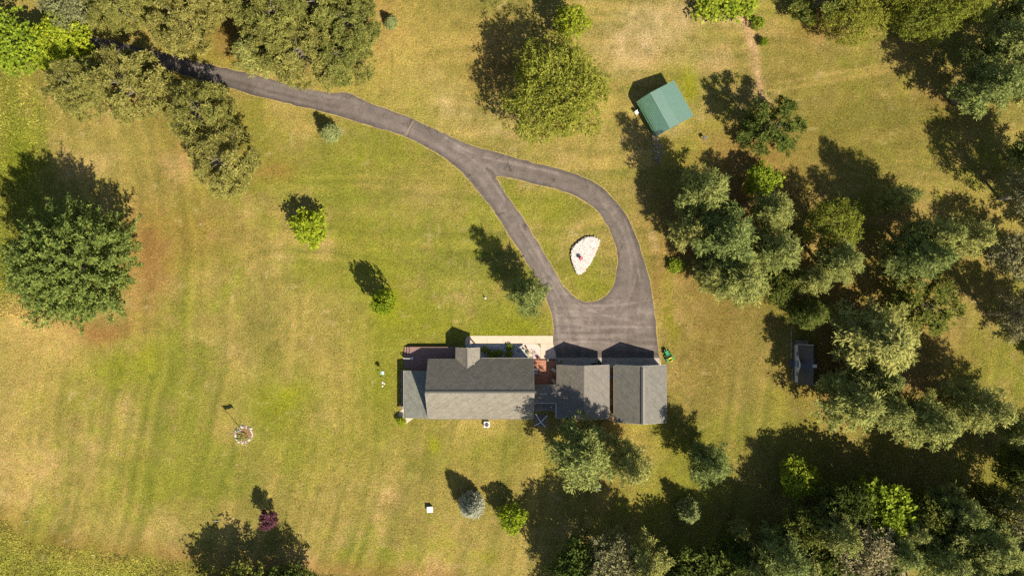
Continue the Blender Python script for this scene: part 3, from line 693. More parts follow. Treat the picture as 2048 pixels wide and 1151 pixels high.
# ------------------------------------------------------------------ paving round the house
walk = empty('walkway', (0, -7.2, 0), 'pale concrete front walkway made of broom finished slabs', 'walkway', kind='structure')
def slab(root, pts, z0, z1, m, name='slab'):
    b = MB(); b.prism([tuple(Vector((*p, 0)).xy-root.location.xy) for p in pts], z0, z1); return b.build(name, m, root)
def rect(x0, y0, x1, y1): return [g2(x0, y0), g2(x1, y0), g2(x1, y1), g2(x0, y1)]
ws = [941, 975, 1007, 1039, 1071.5, 1106]
for a, b_ in zip(ws[:-1], ws[1:]): slab(walk, rect(a+.07, 671, b_-.07, 686.5), -.08, .035, conc)
arc = [g2(940.7, 671)]+[g2(940.7-10.5*math.sin(t), 681.5-10.5*math.cos(t)) for t in np.linspace(.25, 1.5, 7)]+[g2(930, 690), g2(940.7, 690)]
slab(walk, arc, -.08, .033, conc)
slab(walk, [g2(1041, 686.9), g2(1050, 686.9), g2(1065, 716.4), g2(1062.5, 717.2), ], -.08, .034, conc)
slab(walk, rect(1081, 686.9, 1095.5, 717), -.08, .034, conc)
slab(walk, [g2(1095.7, 686.9), g2(1106, 686.9), g2(1108, 694), g2(1095.7, 694)], -.08, .034, conc)
pts = [g2(1050.4, 687)]+[g2(1070+10.6*math.sin(t), 697.5-10.5*math.cos(t)) for t in np.linspace(0, 1.57, 7)]+[g2(1080.6, 717), g2(1065.4, 717)]
slab(walk, pts, -.08, .030, pebble, 'pebble_slab')
slab(walk, [g2(1095.9, 694.3), g2(1107, 694.3), g2(1111, 705), g2(1112.6, 717), g2(1095.9, 717)], -.08, .030, pebble, 'pebble_slab')
apr = empty('garage_apron', (13, -10.2, 0), 'grey concrete apron slabs in front of the garages', 'apron', kind='structure')
xs = [1110.5, 1157, 1192, 1228.5, 1274, 1319.5]
for a, b_ in zip(xs[:-1], xs[1:]): slab(apr, rect(a+.15, 715, b_-.15, 735), -.08, .036, conc_grey)
slab(apr, [g2(1320, 714.9), g2(1322.5, 735), g2(1319.6, 735)], -.08, .036, conc)
alley = MB().prism([tuple(p) for p in P2([(1210, 735.5), (1238, 735.5), (1236, 842), (1212, 842)])], -.1, .01).build('bare_soil_strip', soil); tag(alley, 'brown bare soil strip between the two garages', 'soil', kind='structure')
pat = MB().prism([tuple(p) for p in P2([(815, 812), (811, 813), (802, 820), (796.5, 826), (797, 838), (804, 847), (811, 848.5), (818, 842), (827, 836), (827, 825), (815, 825)])], -.08, .04).build('corner_patio', conc)
tag(pat, 'small pale concrete pad at the lean-to corner', 'patio', kind='structure')

# stones: low poly boulder meshes shared between copies
def stone_mesh(name, seed, m):
    bm = bmesh.new(); bmesh.ops.create_icosphere(bm, subdivisions=1, radius=1); r = random.Random(seed)
    for v in bm.verts: v.co = v.co*r.uniform(.72, 1.1); v.co.z *= .7
    me = bpy.data.meshes.new(name); bm.to_mesh(me); bm.free(); me.materials.append(m); return me
SW = [stone_mesh('stone', i, stone_w) for i in range(5)]; SG = [stone_mesh('stone', 20+i, stone_g) for i in range(5)]
def stone(parent, p, s, pool, name='stone', flat=1.0):
    o = bpy.data.objects.new(name, random.choice(pool)); link(o, parent)
    o.location = Vector(p)-(parent.location if parent else Vector()); o.scale = (s*random.uniform(.8, 1.25), s*random.uniform(.8, 1.25), s*random.uniform(.7, 1)*flat); o.rotation_euler = (0, 0, random.uniform(0, 6.3)); return o
def gravel(name, poly, n, size, m_name, c0, c1, z, label, kind='stuff', parent=None):
    lo = poly.min(0); hi = poly.max(0); Q = rng.uniform(lo, hi, (n*3, 2)); Q = Q[pip(Q, poly)][:n]; n = len(Q)
    T = np.array([(1, 0, 0), (-1, 0, 0), (0, 1, 0), (0, -1, 0), (0, 0, 1), (0, 0, -1)], float)
    fs = np.array([(0, 2, 4), (2, 1, 4), (1, 3, 4), (3, 0, 4), (2, 0, 5), (1, 2, 5), (3, 1, 5), (0, 3, 5)])
    s = size*(.5+rng.random(n)); V = T[None]*s[:, None, None]*(.7+.6*rng.random((n, 6, 1))); V[:, :, 2] *= .6
    a = rng.random(n)*6.28; x = V[:, :, 0]*np.cos(a)[:, None]-V[:, :, 1]*np.sin(a)[:, None]; y = V[:, :, 0]*np.sin(a)[:, None]+V[:, :, 1]*np.cos(a)[:, None]
    V[:, :, 0] = x+Q[:, :1]; V[:, :, 1] = y+Q[:, 1:]; V[:, :, 2] += z+rng.random(n)[:, None]*size*.4
    me = mesh_np(name, V.reshape(-1, 3), (fs[None]+np.arange(n)[:, None, None]*6).reshape(-1, 3), 3)
    t = rng.random(n)[:, None]; c = np.array(c0)*(1-t)+np.array(c1)*t; set_col(me, 'tone', np.repeat(c, 6, 0))
    if m_name not in MATS: MATS[m_name] = attr_mat(m_name, 'tone', .9, .2, layers=((9, .2, 3),))
    me.materials.append(MATS[m_name]); o = link(bpy.data.objects.new(name, me), parent)
    if parent is None: tag(o, label, 'gravel', kind=kind)
    else: o['kind'] = kind
    return o
gb = P2([(932, 687.5), (1041, 687.5), (1064, 722), (932, 722)])
b = MB().prism([tuple(p) for p in gb], -.08, .015).build('gravel_bed', mat('gravel_base', (.40, .39, .38), 1, var=.3, vscale=10)); tag(b, 'grey gravel planting bed in front of the house', 'gravel bed', kind='structure')
gravel('gravel', gb, 5200, .07, 'gravel_stones', (.32, .32, .32), (.62, .60, .58), .02, 'grey gravel stones filling the planting bed at the house front')
wb = P2([(803, 741), (812, 741), (812, 820), (803, 815)])
gravel('gravel', wb, 700, .06, 'gravel_stones', (.1, .1, .1), (.3, .3, .3), .0, 'dark gravel strip under the lean-to eave')
wr = empty('cobble_edging', gp(805, 780), 'row of grey cobbles edging the gravel under the lean-to eave', 'edging')
for i in range(26): stone(wr, gp(803.5+random.uniform(-1, 1.5), 742+i*2.85, .06), random.uniform(.09, .17), SG)
for (px, py, s) in ((978.5, 697.5, .42), (1039.5, 699.5, .40)):
    o = stone(None, gp(px, py, .12), s, SG, 'boulder', .7); tag(o, 'rounded grey boulder among the gravel bed shrubs' if px < 1000 else 'rounded grey boulder near the patio edge of the gravel bed', 'boulder')

# island rock bed
rb = empty('rock_bed', gp(1170, 512), 'raised bed of white stones on the lawn island inside the driveway loop', 'rock bed')
part('soil_mound', mat('white_rock_base', (.48, .43, .39), 1, var=.2, vscale=8, bump=.5, bscale=12), rb, lambda b: b.prism([tuple(p) for p in bed_poly], -.05, .30))
o = gravel('white_stones', bed_poly*1.0, 4600, .11, 'white_rocks', (.30, .26, .235), (.62, .56, .51), .33, '', parent=rb)
o.location = -rb.location
per = np.vstack([bed_poly, bed_poly[:1]]); acc = 0
for i in range(len(per)-1):
    L = np.hypot(*(per[i+1]-per[i])); n = max(1, int(L/.34))
    for k in range(n):
        p = per[i]+(per[i+1]-per[i])*(k+random.random()*.4)/n
        stone(rb, (p[0], p[1], random.uniform(.12, .24)), random.uniform(.16, .26), SW, 'edge_stone', 1.2)
pp = empty('pedestal_planter', gp(1161, 516.5, .36), 'small pedestal bowl of pink and red flowers on the white stone bed', 'planter')
part('pedestal', mat('red_metal', (.30, .03, .04), .5), pp, lambda b: b.lathe([(.16, 0), (.05, .06), (.04, .45), (.10, .5)], pp.location, 10))
part('bowl', mat('red_metal', (.30, .03, .04), .5), pp, lambda b: b.lathe([(.10, .5), (.27, .62), (.29, .72), (.24, .71)], pp.location, 12))
def leafball(b, c, r, n, s, flat=.7, seed=0):
    q = random.Random(seed)
    for i in range(n):
        d = Vector((q.gauss(0, 1), q.gauss(0, 1), q.gauss(.3, .8))).normalized(); p = Vector(c)+Vector((d.x*r, d.y*r, d.z*r*flat))*q.uniform(.5, 1)
        u = d.orthogonal().normalized(); v = d.cross(u); a = q.uniform(0, 6.28); e = (u*math.cos(a)+v*math.sin(a)+d*.4)*s; f = (v*math.cos(a)-u*math.sin(a))*s*.5
        b.add([p-e, p+f, p+e, p-f], [(0, 1, 2, 3)])
part('blossoms', mat('pink_blossom', (.62, .16, .22), .7, var=.5, vscale=9), pp, lambda b: leafball(b, pp.location+Vector((0, 0, .8)), .27, 70, .09))

# ------------------------------------------------------------------ trees
def leaf_mat(name, dark, light, trans=.28, jitter=.20):
    m = bpy.data.materials.new(name); m.use_nodes = True
    nt = m.node_tree; N = nt.nodes; L = nt.links; b = N['Principled BSDF']; out = N['Material Output']
    a = N.new('ShaderNodeAttribute'); a.attribute_name = 'tint'
    oi = N.new('ShaderNodeObjectInfo')
    mx = N.new('ShaderNodeMix'); mx.data_type = 'RGBA'; mx.inputs['A'].default_value = (*dark, 1); mx.inputs['B'].default_value = (*light, 1)
    L.new(a.outputs['Fac'], mx.inputs['Factor'])
    hs = N.new('ShaderNodeHueSaturation'); mr = N.new('ShaderNodeMapRange'); mr.inputs['To Min'].default_value = .5-jitter*.12; mr.inputs['To Max'].default_value = .5+jitter*.12
    L.new(oi.outputs['Random'], mr.inputs['Value']); L.new(mr.outputs[0], hs.inputs['Hue'])
    m2 = N.new('ShaderNodeMath'); m2.operation = 'MULTIPLY_ADD'; m2.inputs[1].default_value = -jitter*2; m2.inputs[2].default_value = 1+jitter
    L.new(oi.outputs['Random'], m2.inputs[0]); L.new(m2.outputs[0], hs.inputs['Value'])
    L.new(mx.outputs['Result'], hs.inputs['Color']); L.new(hs.outputs[0], b.inputs['Base Color'])
    b.inputs['Roughness'].default_value = .7; b.inputs['Specular IOR Level'].default_value = .08
    tr = N.new('ShaderNodeBsdfTranslucent'); L.new(hs.outputs[0], tr.inputs['Color']); ms = N.new('ShaderNodeMixShader'); ms.inputs[0].default_value = trans
    L.new(b.outputs[0], ms.inputs[1]); L.new(tr.outputs[0], ms.inputs[2]); L.new(ms.outputs[0], out.inputs['Surface'])
    return m
LM = {
 'white_pine': leaf_mat('white_pine_needles', (.076, .104, .024), (.410, .415, .112)),
 'red_pine': leaf_mat('red_pine_needles', (.085, .092, .018), (.390, .365, .090), jitter=.12),
 'plume': leaf_mat('dark_boughs', (.062, .092, .018), (.370, .400, .088)),
 'round': leaf_mat('fine_leaves', (.085, .105, .012), (.350, .360, .050), jitter=.1),
 'bright': leaf_mat('yellow_green_leaves', (.13, .195, .012), (.46, .51, .035), .4, .05),
 'fresh': leaf_mat('fresh_leaves', (.10, .155, .012), (.38, .44, .035), .35, .12),
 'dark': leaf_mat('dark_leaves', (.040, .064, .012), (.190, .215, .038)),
 'blue': leaf_mat('blue_needles', (.17, .200, .140), (.50, .50, .36)),
 'spruce': leaf_mat('spruce_needles', (.12, .150, .045), (.40, .43, .16), jitter=.08),
 'purple': leaf_mat('purple_leaves', (.045, .018, .025), (.200, .075, .095)),
 'grey': leaf_mat('pale_grey_leaves', (.12, .118, .05), (.36, .335, .15)),
}
def leaves(C, D, n, ln, wd, spread, seed, tint_c=.55, cone=1.0, face=.9):
    """C clump centres, D outward directions; n diamond leaves per clump"""
    r = np.random.default_rng(seed); N = len(C); c = np.repeat(C, n, 0); d = np.repeat(D, n, 0); M = len(c)
    p = c+r.normal(0, 1, (M, 3))*spread
    # blades turn their faces outward and a little up, so a bough has a sunny and a shady side
    d = d/(np.linalg.norm(d, axis=1)[:, None]+1e-9); nn = d*face+np.array([0, 0, .25])+r.normal(0, .50, (M, 3)); nn /= np.linalg.norm(nn, axis=1)[:, None]+1e-9
    v = d*cone+r.normal(0, .8, (M, 3)); v -= nn*np.sum(v*nn, 1)[:, None]*.75; v /= np.linalg.norm(v, axis=1)[:, None]+1e-9
    u = np.cross(v, nn); u /= np.linalg.norm(u, axis=1)[:, None]+1e-9
    l = (ln*(.6+.8*r.random(M)))[:, None]; w = (wd*(.6+.8*r.random(M)))[:, None]
    V = np.empty((M, 4, 3)); V[:, 0] = p; V[:, 1] = p+v*l*.5+u*w*.5; V[:, 2] = p+v*l; V[:, 3] = p+v*l*.5-u*w*.5
    t = np.clip(np.repeat(r.random(N)*tint_c+(1-tint_c)*.35, n)+(r.random(M)-.5)*(1-tint_c)*1.1, 0, 1)
    return V.reshape(-1, 3), np.repeat(t, 4)
def crown_mesh(name, V, t, m):
    me = mesh_np(name, V, np.arange(len(V)).reshape(-1, 4), 4)
    a = me.attributes.new('tint', 'FLOAT', 'POINT'); a.data.foreach_set('value', np.asarray(t, np.float32)); me.materials.append(m); return me
def wood_mesh(name, segs, m, n=5):
    b = MB()
    for (pts, rad) in segs: b.tube(pts, rad, n, False)
    me = bpy.data.meshes.new(name); me.from_pydata(b.v, [], b.f); me.materials.append(m); me.polygons.foreach_set('use_smooth', [True]*len(me.polygons)); return me

def conifer(key, h, r, seed, base=.22, spacing=.75, per=6, dens=1.0, power=.8, droop=-.1, ln=.42, wd=.13, nleaf=12, spread=.17, m=None, gap=.0, ragged=.25, bough=.26):
    q = np.random.default_rng(seed); C = []; D = []; segs = [([(0, 0, -.2), (0, 0, h*.5), (0, 0, h*.97)], [h*.016+.04, h*.011+.02, .02])]
    z = h*base
    while z < h*.985:
        t = (z-h*base)/(h*(1-base)); L0 = r*(min(1, .45+t*2.2))*(1-t)**power*1.08+.12; k = max(4, int(per*(.6+.4*(1-t)))); a0 = q.random()*6.28
        for j in range(k):
            if q.random() < gap: continue
            a = a0+6.283*j/k+q.normal(0, .18); L = L0*(1-ragged*q.random())*(1+.10*q.random()); up = droop+.35*t
            dx, dy = math.cos(a), math.sin(a); zz = z+q.normal(0, .12)
            segs.append(([(0, 0, zz), (dx*L*.5, dy*L*.5, zz+up*L*.4), (dx*L*.95, dy*L*.95, zz+up*L+.06*L*L/r)], [.018+.010*L, .012+.005*L, .006]))
            m_ = max(2, int(L/.42*dens*(1.0+.6*L/r)))
            for i in range(m_):
                f = .18+.82*((i+q.random())/m_); wv = L*bough*(1-.55*f)+.05; lat = q.normal(0, 1)*wv
                x = dx*L*f-dy*lat; y = dy*L*f+dx*lat; zc = zz+up*L*f+.06*L*L/r*f*f+q.normal(0, .07)
                C.append((x, y, zc)); D.append((dx*.8-dy*lat*.5/(wv+.1), dy*.8+dx*lat*.5/(wv+.1), .45))
        z += spacing*(.75+.5*q.random())*(1-.45*t)
    C.append((0, 0, h*.98)); D.append((0, 0, 1))
    V, t = leaves(np.array(C), np.array(D), nleaf, ln, wd, spread, seed)
    return wood_mesh('trunk', segs, bark), crown_mesh('crown', V, t, m or LM[key]), h, r

def rounded(key, h, r, seed, lobes=60, base=.22, per=26, nleaf=8, ln=.26, wd=.17, spread=.13, m=None, lobe_r=.33, bm=None, sparse=0.0, flat=1.0, shell=.75):
    """crown of many unequal lobes carried on limbs"""
    q = np.random.default_rng(seed); C = []; D = []; zc = h*(1+base)/2; rz = h*(1-base)/2
    segs = [([(0, 0, -.2), (q.normal(0, .1), q.normal(0, .1), h*base), (0, 0, h*.62)], [h*.018+.05, h*.014+.04, .04])]
    g = math.pi*(3-math.sqrt(5))
    for i in range(lobes):
        y = 1-2*(i+.5)/lobes; y = y*.96; a = g*i+q.normal(0, .25); rr = math.sqrt(max(0, 1-y*y))
        d = np.array([rr*math.cos(a), rr*math.sin(a), y]); sc = shell*(1-.34*q.random()**1.5)*(1+.18*math.sin(3*a+seed)*rr)
        p = np.array([d[0]*r*sc, d[1]*r*sc, zc+d[2]*rz*sc*flat])
        if q.random() < sparse: continue
        lr = r*lobe_r*(.6+.75*q.random())
        segs.append(([(0, 0, h*base+(p[2]-h*base)*.35 if p[2] > h*base else h*base), tuple(p*np.array([.55, .55, 1])+np.array([0, 0, -lr*.5])), tuple(p)], [.03+.012*h*.5, .03, .01]))
        for k in range(per):
            e = q.normal(0, 1, 3)+d*.55; e /= np.linalg.norm(e); s = lr*(.55+.5*q.random()**.5)
            C.append(p+e*s*np.array([1, 1, .8])); D.append(e+np.array([0, 0, .35]))
    for i in range(lobes//3):
        a = g*i; rr = .62*math.sqrt((i+.5)/(lobes//3)); p = np.array([rr*r*math.cos(a), rr*r*math.sin(a), zc+rz*(.70-.55*rr)*(1-.2*q.random())]); lr = r*lobe_r*(.8+.6*q.random())
        for k in range(per):
            e = q.normal(0, 1, 3)+np.array([0, 0, .7]); e /= np.linalg.norm(e); C.append(p+e*lr*(.55+.5*q.random()**.5)*np.array([1, 1, .8])); D.append(e+np.array([0, 0, .35]))
    V, t = leaves(np.array(C), np.array(D), nleaf, ln, wd, spread, seed)
    V[:, 2] = np.maximum(V[:, 2], .05)
    return wood_mesh('trunk', segs, bm or bark), crown_mesh('crown', V, t, m or LM[key]), h, r

def tufted(key, h, r, seed, base=.3, n=420, nleaf=22, ln=.40, wd=.11, m=None, sparse=.0, flat=1.0):
    """broad pine: limbs carrying distinct upturned needle tufts with dark gaps between"""
    q = np.random.default_rng(seed); C = []; D = []; segs = [([(0, 0, -.2), (0, 0, h*.5), (0, 0, h*.9)], [h*.02+.05, h*.013+.03, .03])]
    limbs = max(12, int(n/16))
    for i in range(limbs):
        t = (i+.5)/limbs; z0 = h*(base+(.93-base)*t); a = i*2.399+q.normal(0, .3); prof = math.sqrt(max(.05, 1-((t-.28)/.78)**2)); L = r*prof*(.72+.36*q.random())
        if q.random() < sparse: continue
        dx, dy = math.cos(a), math.sin(a); up = .12+.5*t
        segs.append(([(0, 0, z0-.25*L*.4), (dx*L*.5, dy*L*.5, z0+up*L*.25), (dx*L*.92, dy*L*.92, z0+up*L*.75)], [.03+.014*L, .02+.006*L, .012]))
        k = int(n/limbs*(.5+.9*L/r)*1.25)
        for j in range(k):
            f = .25+.75*math.sqrt(q.random()); lat = q.normal(0, 1)*(.16+.24*L*f*.5)
            C.append((dx*L*f-dy*lat, dy*L*f+dx*lat, z0+up*L*f*.75+q.normal(0, .22))); D.append((dx*.45+q.normal(0, .25), dy*.45+q.normal(0, .25), .8))
    C.append((0, 0, h*.93)); D.append((0, 0, 1))
    V, t = leaves(np.array(C), np.array(D), nleaf, ln, wd, .13, seed, cone=.8)
    return wood_mesh('trunk', segs, bark), crown_mesh('crown', V, t, m or LM[key]), h, r

def plumed(h, r, seed):
    """dense broad tree whose surface is made of upward and outward pointing boughs"""
    q = np.random.default_rng(seed); C = []; D = []; segs = [([(0, 0, -.2), (0, 0, h*.3), (0, 0, h*.85)], [.5, .38, .08])]; g = math.pi*(3-math.sqrt(5)); n = 430
    for i in range(n):
        # spread evenly over a dome: area weighted from the skirt to the top
        w = (i+.5)/n; cz_ = 1-1.25*w; th = math.acos(max(-1, min(1, cz_))); a = g*i+q.normal(0, .15)
        z = h*(.40+.56*math.cos(th)) if cz_ > 0 else h*(.40+.34*cz_*1.25); R = r*(math.sin(th) if cz_ > 0 else 1.0)*(.62+.42*q.random())*(1+.08*math.sin(2*a+1)+.07*math.sin(5*a)+.05*math.sin(9*a))
        up = max(0, math.cos(th)); d = np.array([math.cos(a)*(1-.65*up), math.sin(a)*(1-.65*up), .30+.9*up]); d /= np.linalg.norm(d); p = np.array([math.cos(a)*R, math.sin(a)*R, z]); Lp = q.uniform(2.4, 4.8)
        if i % 9 == 0: segs.append(([(0, 0, max(.5, z-R*.5)), tuple(p*np.array([.6, .6, 1])-np.array([0, 0, .8])), tuple(p-d*.8)], [.12, .07, .03]))
        for k in range(17):
            f = k/16; wd = .38*(1-f)**.8+.04; e = q.normal(0, 1, 3); e -= d*(e@d)
            C.append(p+d*Lp*(f-.55)+e*wd); D.append(d+e*.3)
    V, t = leaves(np.array(C), np.array(D), 8, .42, .19, .12, seed)
    V[:, 2] = np.maximum(V[:, 2], .1)
    return wood_mesh('trunk', segs, bark), crown_mesh('crown', V, t, LM['plume']), h, r

PROTO = {
 'white_pine': [conifer('white_pine', 18, 4.2, 100+i, base=.16+.06*(i % 3), power=(.66, .8, .6)[i % 3], spacing=1.15+.1*(i % 2), per=8, dens=1.9, nleaf=12, ln=.40, wd=.12, spread=.13, ragged=.45, gap=.08, bough=.12+.03*(i % 2), droop=-.04) for i in range(6)],
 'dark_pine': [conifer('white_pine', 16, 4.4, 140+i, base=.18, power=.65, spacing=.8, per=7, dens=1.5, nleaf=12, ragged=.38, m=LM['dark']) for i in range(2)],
 'red_pine': [tufted('red_pine', 12, 5, 200+i, n=560) for i in range(4)],
 'sparse_pine': [tufted('dark', 10, 4.6, 230+i, n=380, nleaf=18, sparse=.22, base=.15, ln=.45, wd=.14) for i in range(2)],
 'plume': [plumed(17, 8.6, 300)],
 'round': [rounded('round', 13.5, 7.2, 310, lobes=150, per=24, nleaf=8, ln=.30, wd=.15, lobe_r=.19, base=.06, shell=.90, sparse=.20)]+[rounded('round', 13.5, 6.0, 315+i, lobes=90, per=26, nleaf=8, ln=.30, wd=.15, lobe_r=.24, base=.1, shell=.88, sparse=.22) for i in range(2)],
 'bright': [rounded('bright', 5, 2.5, 320+i, lobes=34, per=12, nleaf=6, ln=.32, wd=.24, lobe_r=.26, base=.12, spread=.10, shell=.82) for i in range(3)],
 'fresh': [rounded('fresh', 7, 2.8, 330+i, lobes=40, per=14, nleaf=6, ln=.30, wd=.22, lobe_r=.26, base=.12, spread=.1, shell=.82) for i in range(3)],
 'dark': [rounded('dark', 9, 3.6, 340+i, lobes=60, per=16, nleaf=7, ln=.28, wd=.18, lobe_r=.25, base=.12, shell=.82) for i in range(3)],
 'grey': [rounded('grey', 12, 3.6, 350+i, lobes=60, per=16, nleaf=7, ln=.30, wd=.14, lobe_r=.25, base=.2, bm=bark_pale, shell=.82, sparse=.1) for i in range(2)],
 'spruce': [conifer('spruce', 4.5, 1.5, 360+i, base=.02, power=.85, spacing=.26, per=9, dens=1.9, ln=.22, wd=.09, nleaf=9, spread=.07, droop=-.15, ragged=.15) for i in range(2)],
 'blue': [conifer('blue', 5, 1.9, 370, base=.02, power=.72, spacing=.25, per=11, dens=2.3, ln=.25, wd=.10, nleaf=9, spread=.07, droop=-.12, ragged=.12)],
 'purple': [rounded('purple', 4, 1.3, 380, lobes=26, per=12, nleaf=6, ln=.2, wd=.15, lobe_r=.3, base=.2, spread=.08)],
 'bush': [rounded('fresh', 1.2, .75, 390+i, lobes=18, per=9, nleaf=6, ln=.14, wd=.09, lobe_r=.32, base=.02, spread=.05) for i in range(2)],
 'ybush': [rounded('bright', 1.5, .85, 395, lobes=24, per=10, nleaf=6, ln=.15, wd=.09, lobe_r=.3, base=.02, spread=.05)],
 'dbush': [rounded('dark', 1.2, .75, 398+i, lobes=18, per=9, nleaf=6, ln=.14, wd=.09, lobe_r=.32, base=.02, spread=.05) for i in range(2)],
}
TN = {'white_pine': ('pine_tree', 'tree'), 'dark_pine': ('pine_tree', 'tree'), 'red_pine': ('pine_tree', 'tree'), 'sparse_pine': ('pine_tree', 'tree'), 'plume': ('broad_tree', 'tree'), 'round': ('leafy_tree', 'tree'),
      'bright': ('small_tree', 'tree'), 'fresh': ('leafy_tree', 'tree'), 'dark': ('leafy_tree', 'tree'), 'grey': ('leafy_tree', 'tree'), 'spruce': ('spruce_tree', 'tree'), 'blue': ('spruce_tree', 'tree'), 'purple': ('small_tree', 'tree'),
      'bush': ('shrub', 'shrub'), 'ybush': ('shrub', 'shrub'), 'dbush': ('shrub', 'shrub')}
tcount = {}
def tree(sp, cx, cy, rpx, h, label, group=None, zf=.5, base=None, v=None):
    """crown middle seen over (cx, cy) of the plan; its foot stands where a tree of height h must stand"""
    pool = PROTO[sp]; i = tcount.get(sp, 0); tcount[sp] = i+1; w, c, h0, r0 = pool[(i if v is None else v) % len(pool)]
    zc = h*zf; p = gp(cx, cy, zc); p.z = 0
    if base: p = gp(*base)
    r = rpx/PXM*(1-zc/H); nm, cat = TN[sp]
    root = empty(nm, p, label, cat, random.uniform(0, 6.283), group)
    root.scale = (r/r0, r/r0, h/h0)
    link(bpy.data.objects.new('trunk', w), root); link(bpy.data.objects.new('crown', c), root)
    return root

G1 = 'pines along the driveway entrance'; G2 = 'pines grouped east of the driveway loop'; G3 = 'pines around the small cabin'; G4 = 'trees of the southern wood'; G5 = 'pines along the eastern lawn'; G6 = 'pines of the north-eastern corner'
T = tree
# north-west
T('fresh', 40, 92, 62, 8, 'large lime green leafy tree overhanging the driveway entrance', 'lime green trees at the driveway entrance')
PROTO['limes'] = [rounded('bright', 8, 3.8, 401, lobes=60, per=15, nleaf=6, ln=.34, wd=.26, lobe_r=.25, base=.1, shell=.82)]; TN['limes'] = ('leafy_tree', 'tree')
T('limes', 130, 85, 62, 8, 'yellow green leafy tree beside the driveway, next to the bushy red pines', 'lime green trees at the driveway entrance')
T('red_pine', 165, 175, 66, 12, 'olive red pine behind the yellow green tree by the driveway', G1)
T('red_pine', 268, 178, 82, 13, 'broad olive red pine with twiggy crown throwing shade onto the driveway', G1)
T('red_pine', 413, 232, 66, 13, 'bushy pine whose shadow tip touches the driveway edge, north of its twin', G1)
T('red_pine', 455, 328, 76, 13, 'bushy pine standing just south of its twin on the lawn edge', G1)
for (x, y, r, h, l) in ((150, -5, 70, 12, 'pale twiggy tree at the start of the row north of the driveway'), (235, 15, 62, 12, 'pine next to the pale twiggy tree in the row north of the driveway'), (310, -10, 60, 12, 'pine at the middle of the row north of the driveway entrance'), (372, 50, 68, 13, 'pine of the northern row reaching closest to the driveway edge'), (445, -5, 60, 13, 'pine of the northern row beside the gap before the dense clump')):
    T('red_pine' if x > 200 else 'grey', x, y, r, h, l, G1)
for (x, y, r, h, l) in ((560, 40, 78, 13, 'red pine in the heart of the dense clump above the driveway bend'), (640, 20, 74, 13, 'red pine in the heart of the dense clump above the driveway bend'), (705, 50, 62, 12, 'red pine of the dense clump nearest the small spruce'), (610, 112, 76, 12, 'broad red pine of the dense clump reaching down to the driveway'),
                        (690, 120, 60, 11, 'low red pine at the open lawn corner of the dense clump'), (555, 95, 60, 12, 'red pine touching the pale blue green pine in the dense clump'), (510, 5, 60, 13, 'red pine in the heart of the dense clump above the driveway bend')):
    T('red_pine', x, y, r, h, l, G1)
T('white_pine', 505, 108, 56, 10, 'pale blue green pine on the driveway side of the dense red pine clump', G1)
T('spruce', 781, 43, 15, 2.8, 'small spruce beside the dense red pine clump north of the driveway')
T('spruce', 659, 263, 22, 4.6, 'small pale spruce standing alone just south of the driveway')
T('plume', 146, 532, 112, 19.5, 'huge dense dark green tree with plumed boughs standing alone on the lawn')
T('red_pine', 975, -28, 48, 9, 'pine branches above the big round tree near the shed lawn')
T('round', 1112, 184, 106, 14, 'big round fine leaved tree between the driveway loop and the green shed', v=0)
T('fresh', 1141, 44, 34, 8, 'fresh green maple touching the big round tree by the shed lawn')
# lawn trees
T('bright', 621, 455, 38, 5, 'small yellow green tree on the open lawn, loose spreading crown')
T('bright', 768, 606, 25, 8.5, 'narrow yellow green tree on the lawn with a long pointed shadow')
T('white_pine', 1058, 588, 56, 15, 'grey green pine overhanging the driveway beside the loop')
T('purple', 538, 1037, 19, 5.2, 'dark purple leaved small tree on the southern lawn')
T('blue', 943, 1013, 28, 6.5, 'round blue spruce on the lawn south of the house')
T('bright', 1025, 1034, 29, 5.5, 'small bright green tree close to the blue spruce')
T('dark', 580, 1180, 60, 9.5, 'dark green leafy tree by the meadow edge south of the purple tree', 'trees by the meadow edge')
T('dark', 480, 1200, 72, 11, 'dark green leafy tree by the meadow edge south of the leaning stake', 'trees by the meadow edge')
# north-east
T('sparse_pine', 1542, 256, 64, 11, 'open dark pine with gappy branches on the lawn east of the green shed')
T('bush', 1422, 4, 40, 3, 'low bushy shrub at the edge of the sandy ground', 'shrubs by the sandy track'); T('bush', 1478, -2, 42, 3, 'low bushy shrub beside the sandy track', 'shrubs by the sandy track'); T('bush', 1516, 46, 14, 2.2, 'narrow green shrub along the sandy track', 'shrubs by the sandy track')
T('bush', 1527, 84, 9, 1.6, 'tiny green shrub at the bend of the sandy track')
T('fresh', 1621, 40, 13, 3.2, 'little fresh green tree in the shade of the northern pines')
T('sparse_pine', 1650, -5, 66, 11, 'open pine at the edge of the northern lawn', G6)
T('round', 1708, 38, 56, 11, 'pale leafy tree beside the open pine on the northern lawn')
for (x, y, r, h, l) in ((1800, -5, 44, 13, 'slimmest leafy tree of the northern row, next to the pale leafy tree'), (1850, 28, 62, 13, 'leafy tree at the middle of the northern row, overhanging the lawn'), (1918, 5, 60, 14, 'leafy tree of the northern row touching the shady pines')): T('round', x, y, r, h, l, 'leafy trees of the northern row')
for (b_, h, r, l) in (((1905, 205), 18.5, 74, 'tall white pine with its bare foot at the lawn edge, first of the shady group'), ((1950, 122), 17, 74, 'tall white pine in the shady group beyond the lawn'), ((1995, 55), 17, 74, 'tall white pine in the shady group beyond the lawn'),
                      ((2000, 190), 17, 72, 'tall white pine in the shady group beyond the lawn'), ((2055, 120), 18, 64, 'tall white pine in the shady group beyond the lawn')): T('white_pine', 0, 0, r, h, l, G6, base=b_)
